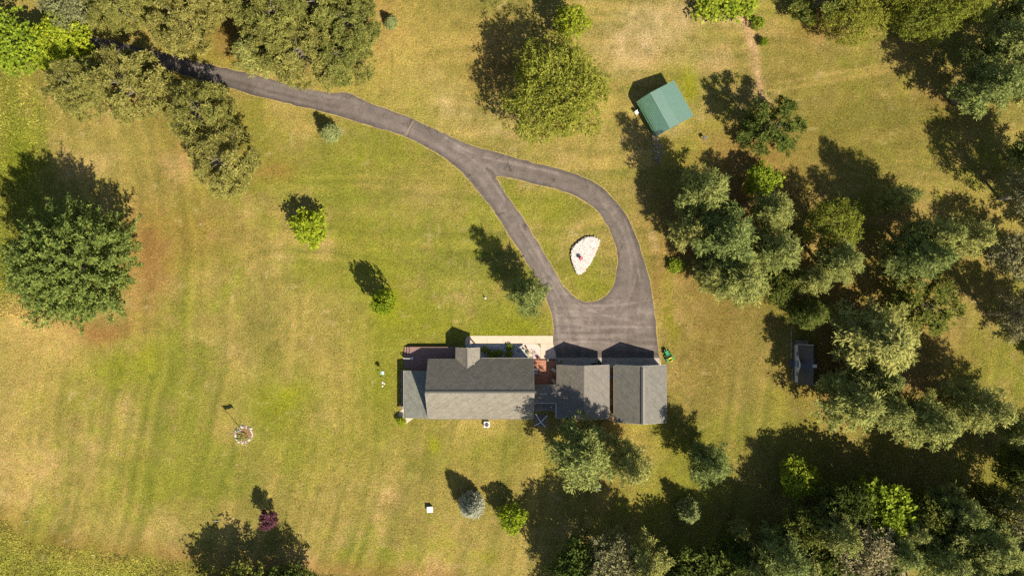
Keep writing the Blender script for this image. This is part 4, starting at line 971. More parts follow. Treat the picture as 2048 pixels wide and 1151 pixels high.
# east of the loop
for (x, y, r, h, l) in ((1408, 386, 76, 19, 'tallest blue green pine of the loop clump, its shadow reaching towards the shed'), (1448, 478, 84, 18, 'blue green pine in the middle of the loop clump'), (1480, 560, 80, 15, 'pale green pine at the southern tip of the clump beside the driveway loop'),
                        (1380, 462, 54, 12, 'shorter pine of the loop clump beside the curving asphalt'), (1540, 425, 56, 14, 'slim pine between the loop clump and the small fresh green tree'), (1420, 545, 44, 10, 'low pine on the driveway side of the loop clump, above a green shrub')): T('white_pine', x, y, r, h, l, G2)
T('white_pine', 1575, 482, 70, 18, 'yellowish pine with a leaning pale trunk, east edge of the loop clump', G2, base=(1517, 508))
T('fresh', 1523, 360, 35, 5.5, 'small fresh green tree between the loop pines and the open dark pine')
T('round', 1663, 452, 58, 11, 'leafy tree with yellow green top between the loop pines and the eastern pines')
T('white_pine', 1675, 522, 58, 16, 'pointed pine standing in rusty needles just south of a yellow green leafy tree', G2)
T('bush', 1352, 532, 16, 1.6, 'low green shrub under the loop pines at the driveway side')
# eastern lawn pines
T('white_pine', 1796, 396, 42, 15, 'grey green pine on the north side of the eastern pine trio', G5)
for (b_, h, r, l) in (((1793, 481), 20.5, 64, 'tall pine of the eastern trio, its slim trunk rising beside the grey green pine'), ((1846, 486), 20, 62, 'tall pine of the eastern trio, farthest from the loop clump'), ((1774, 521), 20.5, 68, 'tall pine of the eastern trio, next to the open dark pine')): T('white_pine', 0, 0, r, h, l, G5, base=b_)
T('sparse_pine', 1845, 612, 72, 9.5, 'open dark green pine south of the tall eastern trio')
for (b_, h, r) in (((2000, 398), 18, 54), ((1976, 627), 17, 50)): T('grey', 0, 0, r, h, 'tall pale twiggy pine with a long leaning bare trunk on the eastern lawn', 'pale twiggy pines of the eastern lawn', base=b_)
T('white_pine', 2085, 300, 70, 18, 'tall white pine at the eastern edge of the lawn', G5); T('grey', 2030, 510, 52, 13, 'pale twiggy tree between the two tall leaning pines', 'pale twiggy pines of the eastern lawn'); T('white_pine', 2110, 560, 60, 15, 'tall white pine at the eastern edge of the lawn', G5)
# round the cabin
T('white_pine', 1755, 680, 108, 17, 'very broad blue green pine rising behind the small dark cabin', G3, v=0)
T('white_pine', 1705, 800, 88, 17, 'broad pale pine just south of the small dark cabin', G3)
T('white_pine', 1765, 815, 60, 17, 'broad pale pine south of the cabin, between two larger ones', G3)
T('white_pine', 1845, 840, 78, 19, 'pointed dark centred pine east of the broad cabin pines', G3)
T('white_pine', 1960, 800, 76, 20, 'long leaning pine with a bare foot on the lawn east of the cabin', G3, base=(1882, 796))
T('white_pine', 2055, 860, 60, 19, 'tall pine beyond the leaning pine east of the cabin', G3)
T('dark_pine', 1620, 625, 44, 11, 'shadowed dark pine just north of the small dark cabin', G3)
T('white_pine', 1625, 560, 48, 13, 'pine in the deep shade between the loop clump and the small dark cabin', G3)
T('dark', 1560, 575, 34, 7, 'low leafy tree in the shade under the yellowish loop pine')
T('white_pine', 1760, 760, 54, 14, 'pine filling the gap between the broad pines behind the cabin', G3)
# behind the garages
T('white_pine', 1160, 906, 94, 17, 'large blue green pine directly behind the first garage')
T('white_pine', 1258, 928, 58, 18.5, 'slimmer pine beside the large one behind the garages')
T('white_pine', 1420, 926, 60, 14, 'slim pine south of the detached garage throwing shade on its corner')
T('spruce', 1379, 1024, 28, 6, 'small dark spruce in the grass south of the slim garage pine')
# southern wood
T('fresh', 1595, 957, 42, 7, 'round fresh green tree in the shaded clearing south of the cabin')
W = 'southern wood'
for (x, y, r, h, sp, l) in ((1160, 1130, 50, 13, 'dark', 'dark leafy tree at the house end of the southern wood'), (1224, 1128, 52, 15, 'grey', 'pale twiggy tree between the dark leafy tree and the first pine of the southern wood'), (1288, 1122, 56, 16, 'white_pine', 'first tall pine at the house end of the southern wood'),
    (1400, 1150, 54, 12, 'dark', 'dark leafy tree in the gap of the southern wood below the small spruce'), (1472, 1115, 36, 11, 'dark_pine', 'shadowy dark pine at the edge of the shaded clearing'), (1560, 1105, 58, 18, 'white_pine', 'tall grey green pine facing the round tree across the shaded clearing'), (1480, 1060, 24, 8, 'white_pine', 'young pine at the edge of the shaded clearing'),
    (1610, 1050, 40, 12, 'dark', 'dark leafy tree nearest the round fresh green tree of the clearing'), (1668, 1060, 50, 17, 'white_pine', 'tall pine between the dark leafy tree and the yellow green tree of the southern wood'), (1755, 1022, 56, 13, 'fresh', 'yellow green leafy tree standing out in the southern wood'), (1722, 1095, 52, 16, 'grey', 'pale twiggy tree south of the yellow green tree in the wood'),
    (1785, 1090, 50, 17, 'white_pine', 'tall pine just south of the yellow green tree in the wood'), (1838, 1030, 42, 12, 'dark', 'dark leafy tree east of the yellow green tree in the wood'), (1908, 1010, 46, 18, 'white_pine', 'tall pine in the thick of the southern wood'), (1960, 1080, 70, 19, 'white_pine', 'broadest pine in the thick of the southern wood'),
    (1870, 1110, 58, 18, 'white_pine', 'tall pine in the thick of the southern wood'), (1640, 1135, 50, 13, 'dark', 'dark leafy tree in the thick of the southern wood'), (2035, 1030, 50, 17, 'grey', 'pale twiggy tree in the thick of the southern wood'), (2048, 1110, 60, 19, 'white_pine', 'tall pine in the thick of the southern wood'),
    (1345, 1165, 54, 13, 'dark_pine', 'shadowy dark pine beside the first tall pine of the southern wood'), (1740, 1150, 54, 15, 'dark_pine', 'shadowy dark pine in the thick of the southern wood'), (1990, 1000, 36, 15, 'dark_pine', 'shadowy dark pine in the thick of the southern wood'), (2060, 940, 54, 17, 'dark_pine', 'shadowy dark pine in the thick of the southern wood'), (1440, 1160, 38, 12, 'dark_pine', 'shadowy dark pine below the small spruce, in the wood edge'),
    (1510, 1135, 46, 14, 'white_pine', 'tall pine filling the wood edge beside the shadowy dark pine of the clearing'), (1600, 1120, 46, 14, 'white_pine', 'tall pine behind the dark leafy tree nearest the clearing'), (1810, 1050, 40, 15, 'white_pine', 'slim pine squeezed between the yellow green tree and its dark eastern neighbour'), (1920, 1125, 52, 17, 'white_pine', 'tall pine in the thick of the southern wood'),
    (1690, 1000, 40, 13, 'dark', 'dark leafy tree on the clearing side of the yellow green tree'), (2000, 1140, 54, 17, 'white_pine', 'tall pine in the thick of the southern wood'), (1340, 1235, 80, 16, 'white_pine', None), (1500, 1240, 70, 16, 'white_pine', None), (1190, 1230, 70, 15, 'white_pine', None), (1660, 1240, 80, 17, 'dark_pine', None), (1850, 1235, 80, 18, 'white_pine', None), (2030, 1230, 80, 18, 'white_pine', None)):
    T(sp, x, y, r*1.24, h, l or 'tree on the far side of the southern wood', G4)
for (x, y, r, h) in ((2150, 700, 80, 18), (2170, 450, 80, 18), (2150, 980, 80, 17), (1750, -110, 80, 16), (1900, -120, 80, 16), (560, -80, 80, 13), (700, -70, 80, 13), (350, -80, 80, 13), (180, -90, 80, 13), (-60, 60, 70, 10)):
    T('white_pine' if x > 1000 else 'red_pine', x, y, r, h, 'tree on the outskirts of the lot, only its edge in view', 'outlying trees')
# planting near the house
for (x, y, r, h, l, sp) in ((969, 698.5, 7, .8, 'light green clipped shrub at the entry end of the gravel bed', 'bush'), (984, 708.5, 9, .9, 'dark green shrub in front of the grey boulder', 'bush'), (998.5, 705, 8, .8, 'dark green shrub at the middle of the gravel bed', 'bush'),
                            (1019, 694.5, 7.5, .8, 'green shrub at the walkway side of the gravel bed', 'bush'), (1018, 707, 8, .9, 'green shrub against the house at the patio end of the gravel bed', 'bush'), (803.5, 842, 10.5, 1.5, 'yellow green round shrub on the corner pad by the lean-to', 'ybush')):
    T(sp, x, y, r, h, l)
plantm = LM['fresh']
def potted(px, py, z, r, h, label, leafm, potc=(.25, .12, .07), bl=None, leaf_r=1.6, n=50):
    e = empty('potted_plant', gp(px, py, z), label, 'plant'); c = e.location
    part('pot', mat('pot_%.2f' % potc[0], potc, .7), e, lambda b: b.lathe([(r*.65, 0), (r*.95, h), (r*.8, h-.02)], c, 10))
    part('foliage', leafm, e, lambda b: leafball(b, c+Vector((0, 0, h+r*.5)), r*leaf_r, n, r*.5, .8, int(px)))
    if bl: part('blossoms', bl, e, lambda b: leafball(b, c+Vector((0, 0, h+r*.7)), r*leaf_r*1.05, 26, r*.3, .8, int(px)+3))
lf_g = mat('pot_leaves', (.16, .21, .03), .7, var=.4, vscale=8); lf_d = mat('pot_leaves_dark', (.08, .04, .035), .7, var=.4, vscale=8); lf_e = mat('pot_leaves_deep', (.05, .07, .03), .7, var=.4, vscale=8)
potted(1055.5, 703.5, .03, .22, .2, 'spiky yellow green grass plant on the patio edge', lf_g, (.2, .2, .2))
potted(1076.5, 715, .03, .2, .25, 'potted plant with pink blossoms and dark leaves beside the red deck', lf_d, (.1, .06, .05), mat('pink_blossom', (.62, .16, .22)))
potted(1068.5, 725.5, .22, .12, .2, 'small dark potted plant on the sunlit corner of the red deck', lf_d, (.08, .08, .08))
potted(1096.5, 718.5, .22, .2, .3, 'pale leaved potted plant on the shaded corner of the red deck', mat('silver_leaves', (.30, .30, .25), .7, var=.4), (.35, .34, .32))
potted(1122.5, 722.5, .04, .15, .2, 'green potted plant on the apron by the garage corner', lf_g, (.15, .15, .15))
potted(1198.5, 724, .04, .22, .3, 'dark potted plant on the apron between the garages', lf_e, (.12, .1, .08))

# ------------------------------------------------------------------ furniture and yard objects
def chair(px, py, rz, label):
    e = empty('patio_chair', gp(px, py, .22), label, 'chair', rz, 'patio chairs on the red deck'); fm = mat('dark_frame', (.05, .035, .03), .6); cu = mat('beige_cushion', (.46, .38, .30), .9, var=.1)
    MB().box((0, 0, .42), (.52, .52, .12)).build('seat_cushion', cu, e, .03)
    MB().box((0, .30, .68), (.52, .10, .5), 0, -.2).build('backrest', cu, e, .03)
    for sx in (-1, 1):
        MB().box((sx*.31, 0, .58), (.07, .62, .04)).build('armrest', fm, e)
        for sy in (-1, 1): MB().box((sx*.30, sy*.27, .28), (.05, .05, .56)).build('leg', fm, e)
chair(1106.5, 738.5, -2.2, 'beige cushioned patio chair on the red deck nearer the patio pavement')
chair(1106.5, 760, -2.2, 'beige cushioned patio chair on the red deck beside the breezeway wall')
tb = empty('side_bench', gp(1071, 742, .22), 'pale grey bench against the house wall on the red deck', 'bench')
part('top', mat('pale_bench', (.20, .19, .20), .6, var=.1), tb, lambda b: b.box(tb.location+Vector((.05, 0, .45)), (.5, .8, .04)), .01)  # pale top, its colour darkened to carry the shade on the deck
for sx in (-1, 1):
    for sy in (-1, 1): part('leg', greywood, tb, lambda b, sx=sx, sy=sy: b.box(tb.location+Vector((.05+sx*.2, sy*.33, .21)), (.05, .05, .43)))
wsn = empty('wire_stand', gp(1067.5, 705.5, .03), 'round black wire plant stand on the pebbled patio', 'stand'); c = wsn.location
part('ring', black, wsn, lambda b: b.torus(c+Vector((0, 0, .4)), .30, .022)); part('inner_ring', black, wsn, lambda b: b.torus(c+Vector((0, 0, .2)), .16, .016, 14))
for k in range(4):
    a = k*1.571+.5; part('leg', black, wsn, lambda b, a=a: b.tube([c+Vector((.3*math.cos(a), .3*math.sin(a), .4)), c+Vector((.16*math.cos(a), .16*math.sin(a), .2)), c+Vector((.24*math.cos(a), .24*math.sin(a), 0))], .014, 5))
for (x, y, l) in ((1047, 697, 'small black lantern on the patio edge by the gravel bed'), (1052, 693.5, 'tiny dark figurine on the patio near the walkway')):
    e = empty('garden_lantern', gp(x, y, .03), l, 'lantern'); c = e.location
    part('base', black, e, lambda b: b.lathe([(.11, 0), (.11, .05)], c, 8)); part('glass', mat('lantern_glass', (.12, .10, .08), .2), e, lambda b: b.lathe([(.08, .05), (.08, .27)], c, 8)); part('roof', black, e, lambda b: b.lathe([(.13, .27), (.03, .38)], c, 8))
mt = MB().box(gp(1187.5, 728.5, .045), (.75, .4, .016)).build('door_mat', rubber); tag(mt, 'black door mat at the garage front', 'mat')
# air conditioner
ac = empty('air_conditioner', gp(973.5, 847), 'white square air conditioning unit on the grass behind the house', 'air conditioner'); c = ac.location
part('cabinet', white, ac, lambda b: (b.box(c+Vector((0, 0, .36)), (.74, .74, .72))), .02)
part('fan_grille', steel, ac, lambda b: [b.torus(c+Vector((0, 0, .735)), r, .012, 18, 4) for r in (.1, .18, .26, .31)])
part('fan', black, ac, lambda b: b.lathe([(.29, .722), (.29, .728)], c, 18))
part('base_pad', conc_grey, ac, lambda b: b.box(c+Vector((0, 0, -.01)), (.9, .9, .08)))
# white box on the lawn
bx = empty('utility_box', gp(860.5, 1016), 'white square box with a lid standing alone on the southern lawn', 'box', .06); 
MB().box((0, 0, .33), (.72, .66, .66)).build('body', white, bx, .015); MB().box((0, 0, .70), (.80, .76, .07)).build('lid', white, bx, .015)
# flagpole and ring bed
fr = empty('stone_ring_bed', gp(487, 868), 'round flower bed edged with pale stones at the flagpole foot', 'flower bed'); c = fr.location
part('soil', soil, fr, lambda b: b.lathe([(1.15, -.05), (1.1, .06), (.6, .12)], c, 20))
for k in range(40):
    a = 2*math.pi*(k+random.uniform(-.35, .35))/40; R = 1.12+random.uniform(-.12, .16); stone(fr, c+Vector((R*math.cos(a), R*math.sin(a), random.uniform(.04, .12))), random.choice((.09, .12, .15, .22)), SW if random.random() < .8 else SG)
part('leaves', lf_g, fr, lambda b: [leafball(b, c+Vector((random.uniform(-.8, .8), random.uniform(-.7, .8), .2)), .26, 34, .1, .7, i) for i in range(10)])
part('blossoms', mat('red_blossom', (.45, .10, .07), .8, var=.4), fr, lambda b: leafball(b, c+Vector((.1, 0, .28)), .5, 40, .08, .4, 5))
fp = empty('flagpole', gp(483, 858), 'slim white flagpole with a star spangled flag beside the stone ring bed', 'flagpole'); c = fp.location
part('pole', white, fp, lambda b: b.tube([c, c+Vector((0, 0, 5.3))], [.045, .03], 8)); part('finial', mat('gold_ball', (.6, .42, .1), .3, metal=.8), fp, lambda b: b.lathe([(.01, 5.28), (.06, 5.34), (.01, 5.4)], c, 8))
def flag_mat():
    m = bpy.data.materials.new('flag_cloth'); m.use_nodes = True; N = m.node_tree.nodes; L = m.node_tree.links; b = N['Principled BSDF']; b.inputs['Roughness'].default_value = .8
    a = N.new('ShaderNodeAttribute'); a.attribute_name = 'tone'; L.new(a.outputs['Color'], b.inputs['Base Color']); return m
def flag(b_root, c, dirx, W, Hh):
    nu, nv = 27, 26; V = []; Cc = []; F = []; d = Vector((dirx[0], dirx[1], 0)).normalized(); s = Vector((-d.y, d.x, 0))
    for j in range(nv+1):
        for i in range(nu+1):
            u = i/nu; v = j/nv; p = c+d*W*u*.9+s*(.12*u*math.sin(u*9+v*1.5))+Vector((0, 0, -Hh*v-.30*u*u)); V.append(p-b_root.location)
    quads = []; Vs = []; Cs = []
    for j in range(nv):
        for i in range(nu):
            q = [j*(nu+1)+i, j*(nu+1)+i+1, (j+1)*(nu+1)+i+1, (j+1)*(nu+1)+i]; k = len(Vs); Vs += [V[x] for x in q]; quads.append((k, k+1, k+2, k+3))
            if i < 11 and j < 14: col = (.75, .75, .75) if (i % 2 == 1 and j % 2 == 1 and (i//2+j//2) % 2 == 0) else (.03, .05, .22)
            else: col = (.55, .03, .05) if (j//2) % 2 == 0 else (.75, .73, .70)
            Cs += [col]*4
    me = mesh_np('flag', np.array([tuple(v) for v in Vs]), np.array(quads), 4); set_col(me, 'tone', np.array(Cs)); me.materials.append(flag_mat()); return link(bpy.data.objects.new('flag', me), b_root)
flag(fp, c+Vector((0, 0, 5.2)), (.75, .25), 1.35, .85)
# lawn stakes, feeder, small markers
def stake(px, py, lean, L, label):
    e = empty('marker_stake', gp(px, py), label, 'stake'); c = e.location; top = c+Vector((lean[0], lean[1], L))
    part('rod', white, e, lambda b: b.tube([c, top], .022, 5)); part('pennant', mat('pink_pennant', (.65, .25, .25), .8), e, lambda b: b.box(top+Vector((.1, 0, -.12)), (.2, .012, .2)))
stake(438, 1041, (-.35, .35), 1.7, 'thin leaning white stake with a pennant near the purple tree'); stake(59, 1040, (-.1, .1), 1.5, 'thin white stake with a pennant by the meadow edge')
fd = empty('bird_feeder', gp(768, 743), 'green roofed bird feeder on a pole west of the house', 'bird feeder'); c = fd.location
part('pole', black, fd, lambda b: b.tube([c, c+Vector((0, 0, 1.5))], .025, 6)); part('tray', mat('pale_green_paint', (.30, .50, .40), .6), fd, lambda b: b.box(c+Vector((0, 0, 1.55)), (.36, .36, .08)))
part('house_box', mat('pale_green_paint', (.30, .50, .40), .6), fd, lambda b: b.box(c+Vector((0, 0, 1.72)), (.24, .24, .26)))
part('roof', mat('pale_green_paint', (.30, .50, .40), .6), fd, lambda b: (b.box(c+Vector((-.12, 0, 1.92)), (.3, .44, .025), 0, 0, -.6), b.box(c+Vector((.12, 0, 1.92)), (.3, .44, .025), 0, 0, .6)))
hk = empty('shepherd_hook', gp(760, 752), 'thin black shepherd hook beside the bird feeder', 'hook'); c = hk.location
part('rod', black, hk, lambda b: b.tube([c, c+Vector((0, 0, 1.2)), c+Vector((.05, .05, 1.38)), c+Vector((.2, .1, 1.42)), c+Vector((.3, .12, 1.3))], .015, 5)); part('basket', black, hk, lambda b: b.lathe([(.03, 1.1), (.10, 1.18), (.10, 1.25)], c+Vector((.3, .12, 0)), 8))
for (x, y, l) in ((765, 764.5, 'small white garden stone south of the bird feeder'), (768.5, 766.5, 'small white garden stone south of the bird feeder'), (765, 771.5, 'small white garden stone south of the bird feeder')):
    o = stone(None, gp(x, y, .05), .13, [stone_mesh('stone', 77, white)], 'garden_stone'); tag(o, l, 'stone', 'white stones by the bird feeder')
mk = empty('yard_light', gp(971, 596), 'little white topped yard post beside the driveway pine', 'post'); c = mk.location
part('post', black, mk, lambda b: b.tube([c, c+Vector((0, 0, .5))], .05, 8)); part('cap', white, mk, lambda b: b.lathe([(.12, .5), (.12, .56), (.02, .62)], c, 10))
o = stone(None, gp(1197, 975, .15), .3, [stone_mesh('stone', 78, white)], 'white_rock'); tag(o, 'white rock on the grass under the large pine behind the garage', 'rock')
# clothes line
cl = empty('clothes_dryer', gp(1081, 840), 'white X armed rotary clothes dryer behind the house corner', 'clothes dryer'); c = cl.location
part('post', white, cl, lambda b: b.tube([c, c+Vector((0, 0, 1.9))], .03, 8))
for (x, y) in ((1069, 851), (1094.5, 830), (1071, 826.5), (1091, 853)): part('arm', white, cl, lambda b, x=x, y=y: b.tube([c+Vector((0, 0, 1.75)), gp(x, y, 1.95)], .05, 5))
def lines(b):
    q = [gp(1069, 851, 1.95), gp(1071, 826.5, 1.95), gp(1094.5, 830, 1.95), gp(1091, 853, 1.95)]; o = c+Vector((0, 0, 1.75))
    for f in (.35, .5, .65, .8, .95):
        for i in range(4): b.tube([o.lerp(q[i], f), o.lerp(q[(i+1) % 4], f)], .008, 3)
part('lines', mat('line_cord', (.3, .3, .3), .8), cl, lines)
part('base_pad', mat('dark_pad', (.10, .10, .085), .9, var=.3), cl, lambda b: b.box(c+Vector((0, 0, .0)), (1.55, 1.6, .06)))
# alley things
br = empty('rain_barrel', gp(1224, 752), 'blue plastic rain barrel between the two garages', 'barrel'); c = br.location; bl_ = mat('blue_plastic', (.06, .08, .22), .45)
part('body', bl_, br, lambda b: b.lathe([(.24, .01), (.29, .2), (.30, .45), (.29, .7), (.24, .88)], c, 16), 0, True); part('lid', bl_, br, lambda b: b.lathe([(.25, .88), (.25, .92), (.06, .93)], c, 16))
ho = empty('garden_hose', gp(1221.5, 803), 'pale coiled garden hose on the soil between the garages', 'hose'); c = ho.location; hm = mat('pale_hose', (.5, .42, .34), .6)
part('coil', hm, ho, lambda b: (b.torus(c+Vector((0, .16, .04)), .15, .035), b.torus(c+Vector((.03, -.17, .05)), .17, .035)))

# ------------------------------------------------------------------ garden tractor
tr = empty('garden_tractor', gp(1336, 711), 'green and yellow garden tractor parked by the apron corner', 'tractor', math.atan2(15, -8)-math.pi/2)
gm = mat('tractor_green', (.012, .20, .045), .35, .5); ym = mat('tractor_yellow', (.80, .55, .03), .4, .5)
MB().box((0, .48, .62), (.52, .75, .36)).build('hood', gm, tr, .06)
MB().box((0, .89, .50), (.44, .06, .26)).build('grille', black, tr, .01)
for s in (-1, 1): MB().lathe([(.05, 0), (.05, .02)], (0, 0, 0), 8).build('headlight', white, tr).location = (s*.15, .93, .62)
MB().box((0, -.02, .42), (.72, .9, .08)).build('footrest', black, tr, .01)
for s in (-1, 1): MB().box((s*.40, -.48, .62), (.24, .62, .06)).build('fender', gm if s < 0 else gm, tr, .02)
st_ = MB().box((0, -.46, .70), (.46, .44, .12)).build('seat', ym, tr, .04); MB().box((0, -.70, .92), (.44, .10, .40)).build('seat_back', ym, tr, .04)
MB().torus((0, -.02, 1.0), .17, .018, 16, 5).tube([(0, .05, .6), (0, -.02, 1.0)], .02, 5).tube([(-.16, -.02, 1), (.16, -.02, 1)], .015, 4).build('steering_wheel', black, tr)
MB().box((0, -.02, .17), (1.05, .62, .14)).build('mower_deck', gm, tr, .05)
for (x, y, R, w) in ((-.40, .66, .2, .15), (.40, .66, .2, .15), (-.42, -.50, .28, .24), (.42, -.50, .28, .24)):
    t_ = MB().torus((x, y, R), R*.72, R*.28, 18, 6, 'X').build('tyre', rubber, tr); MB().tube([(x-w*.42, y, R), (x+w*.42, y, R)], R*.5, 12).build('rim', ym, t_)

# ------------------------------------------------------------------ green shed
shed = empty('metal_shed', gp(1325, 221), 'metal shed with ribbed green saltbox roof on the dry lawn', 'shed')
gm1 = mat('green_metal', (.020, .125, .045), .55, .4, var=.10, vscale=2)
_b = gm1.node_tree.nodes['Principled BSDF']; _b.inputs['Coat Weight'].default_value = 1; _b.inputs['Coat IOR'].default_value = 3.8; _b.inputs['Coat Roughness'].default_value = .43; _b.inputs['Coat Tint'].default_value = (1, .95, .86, 1)
A = gp(1274, 203, 2.0).xy; B = gp(1347.4, 162.2, 2.2).xy; D_ = gp(1311.5, 274, 2.0).xy
ux = (B-A).normalized(); uy = Vector((ux.y, -ux.x)); Wd = (B-A).length; Ln = (D_-A).length
prof = [(0, 1.75), (.12, 2.05), (.55, 2.52), (1.8, 3.52), (3.3, 3.20), (Wd, 2.55)]
def sp(u, v, z): p = A+ux*u+uy*v; return Vector((p.x, p.y, z))
def panel(i, p, q, v0, v1):
    """metal sheet between two profile points with ribs running along the ridge"""
    L = math.hypot(q[0]-p[0], q[1]-p[1]); n = max(1, round(L/.30)); b = MB()
    for k in range(n):
        t0 = k/n; t1 = (k+1)/n; tm = t0+.24/n*1.2; tn = t0+.05/n
        P_ = lambda t, dz: (p[0]+(q[0]-p[0])*t, p[1]+(q[1]-p[1])*t+dz)
        pr = [P_(t0, 0), P_(tn, .055), P_(tm, .055), P_(tm+.05/n, 0), P_(t1, 0)]
        vs = [sp(a[0], v, a[1]) for v in (v0, v1) for a in pr]; m5 = len(pr)
        b.add(vs, [(j, j+1, m5+j+1, m5+j) for j in range(m5-1)])
    a0, a1 = p, q; vs = [sp(a[0], v, a[1]-.035) for v in (v0, v1) for a in (a0, a1)]; b.add(vs, [(0, 2, 3, 1)])
    b.v = [tuple(Vector(v)-shed.location) for v in b.v]; return b.build('roof_panel', gm1, shed)
for i in range(len(prof)-1):
    p, q = prof[i], prof[i+1]; L = math.hypot(q[0]-p[0], q[1]-p[1]); n = max(1, round(L/.9))
    for k in range(n):
        a = (p[0]+(q[0]-p[0])*k/n, p[1]+(q[1]-p[1])*k/n); e = (p[0]+(q[0]-p[0])*(k+1)/n, p[1]+(q[1]-p[1])*(k+1)/n); panel(i, a, e, -.02, Ln+.02)
part('ridge_cap', gm1, shed, lambda b: b.tube([sp(1.8, -.03, 3.53), sp(1.8, Ln+.03, 3.53)], .05, 6))
wm = mat('white_metal', (.70, .68, .62), .5, .4, var=.04)
for v in (.25, Ln-.25):
    def ge(b, v=v):
        pr = [(.15, 0)]+[(max(.15, min(Wd-.25, a)), z-.06) for a, z in prof[1:]]+[(Wd-.25, 0)]; n = len(pr)
        vs = [sp(a, v-.03, z) for a, z in pr]+[sp(a, v+.03, z) for a, z in pr]; b.add(vs, [tuple(range(n)), tuple(range(2*n-1, n-1, -1))]+[(i, n+i, n+(i+1) % n, (i+1) % n) for i in range(n)])
    part('gable_wall', wm, shed, ge)
for u, z in ((.15, 2.2), (Wd-.28, 2.25)):
    part('side_wall', wm if u > 1 else mat('shed_door_green', (.03, .16, .09), .5), shed, lambda b, u=u, z=z: b.add([sp(u, .28, 0), sp(u+.05, .28, 0), sp(u+.05, Ln-.28, 0), sp(u, Ln-.28, 0), sp(u, .28, z), sp(u+.05, .28, z), sp(u+.05, Ln-.28, z), sp(u, Ln-.28, z)], [(0, 1, 2, 3), (7, 6, 5, 4), (0, 4, 5, 1), (1, 5, 6, 2), (2, 6, 7, 3), (3, 7, 4, 0)]))
part('trim', gm1, shed, lambda b: (b.tube([sp(-.02, -.03, 1.74), sp(-.02, Ln+.03, 1.74)], .03, 5)))
def dr(b):
    v = Ln-.2; pr = [(1.3, .02), (3.9, .02), (3.9, 2.1), (1.3, 2.1)]; b.add([sp(a, v, z) for a, z in pr]+[sp(a, v+.05, z) for a, z in pr], [(0, 1, 2, 3), (7, 6, 5, 4)]+[(i, (i+1) % 4, 4+(i+1) % 4, 4+i) for i in range(4)])
d0 = part('sliding_door', mat('shed_door_green', (.03, .16, .09), .5), shed, dr); subpart('handle', black, d0, lambda b: b.box(sp(3.7, Ln-.12, 1.05), (.06, .06, .25)))
# wood pile along the shed's sunny side
wp = empty('log_pile', sp(Wd+.1, 2.9, 0), 'short row of pale split logs along the shed wall', 'logs')
for k in range(14):
    v = 1.9+(k % 7)*.32; z = .13+.22*(k//7); part('log', mat('split_log', (.34, .25, .16), .95, var=.4, vscale=5), wp, lambda b, v=v, z=z: b.tube([sp(Wd-.1, v+random.uniform(-.05, .05), z), sp(Wd+.32, v+random.uniform(-.08, .08), z)], random.uniform(.09, .13), 7))
lw = P2([(1300, 272), (1318, 276), (1330, 300), (1320, 330), (1308, 318), (1302, 290)])
gravel('gravel', lw, 200, .09, 'gravel_stones', (.14, .12, .09), (.40, .35, .27), .02, 'scattered pale rubble at the shed corner')
ch = empty('garden_chair', sp(-.45, 1.15, 0), 'white plastic chair against the shaded shed side', 'chair', .6)
MB().box((0, 0, .42), (.45, .45, .04)).build('seat', white, ch); MB().box((0, .22, .68), (.45, .04, .5)).build('backrest', white, ch)
for sx in (-1, 1):
    for sy in (-1, 1): MB().box((sx*.2, sy*.2, .2), (.04, .04, .4)).build('leg', white, ch)
gr = empty('grill', gp(1407, 277), 'small dark barbecue grill on legs south-east of the shed', 'grill', .4); 
MB().box((0, 0, .75), (.5, .34, .22)).build('firebox', mat('dark_blue_metal', (.09, .10, .14), .4), gr, .04); MB().box((0, 0, .92), (.5, .32, .1)).build('lid', mat('dark_blue_metal', (.09, .10, .14), .4), gr, .04)
for sx in (-1, 1):
    for sy in (-1, 1): MB().box((sx*.2, sy*.12, .33), (.03, .03, .66)).build('leg', black, gr)

# ------------------------------------------------------------------ small cabin
cb = empty('cabin', (40.2, -10.3, 0), 'small dark roofed cabin with a white wavy topped front and blue door', 'cabin')
kx0, kx1, kyN, kyS, kE, kR = 38.97, 41.40, -7.67, -13.06, 1.95, 4.1; kxm = 40.32
def eave_z(y):
    t = (y-kyS)/(kyN-kyS); return kE+1.3*math.exp(-((t-.5)/.17)**2)
ns, nu = 40, 14
rv = []; rf = []
for j in range(nu+1):
    for i in range(ns+1):
        y = kyS+(kyN-kyS)*i/ns; u = j/nu; z = eave_z(y)*(1-u)+kR*u
        base_z = kE*(1-u)+kR*u; z = base_z+(eave_z(y)-kE)*(1-u)**1.4; rv.append((kx0-.12+(kxm-kx0+.12)*u, y, z))
for j in range(nu):
    for i in range(ns): rf.append((j*(ns+1)+i, j*(ns+1)+i+1, (j+1)*(ns+1)+i+1, (j+1)*(ns+1)+i))
def uvmesh(name, V, F, UV, m, root):
    me = bpy.data.meshes.new(name); me.from_pydata([tuple(Vector(v)-root.location) for v in V], [], F); bm = bmesh.new(); bm.from_mesh(me); bmesh.ops.recalc_face_normals(bm, faces=bm.faces)
    if sum(f.normal.z for f in bm.faces) < 0: bmesh.ops.reverse_faces(bm, faces=bm.faces)
    bm.to_mesh(me); bm.free(); u = me.uv_layers.new(name='UVMap'); vi = np.empty(len(me.loops), np.int32); me.loops.foreach_get('vertex_index', vi); u.data.foreach_set('uv', np.array(UV, np.float32)[vi].ravel()); me.materials.append(m)
    o = link(bpy.data.objects.new(name, me), root); sm = o.modifiers.new('thickness', 'SOLIDIFY'); sm.thickness = .06; sm.offset = -1; return o
uvmesh('west_slope', rv, rf, [(v[1], v[0]*1.6) for v in rv], sh_dark, cb)
slope('east_slope', (kx1+.1, kyN, kE-.05), (kx1+.1, kyS, kE-.05), (kxm, kyN, kR), (kxm, kyS, kR), sh_dark, cb)
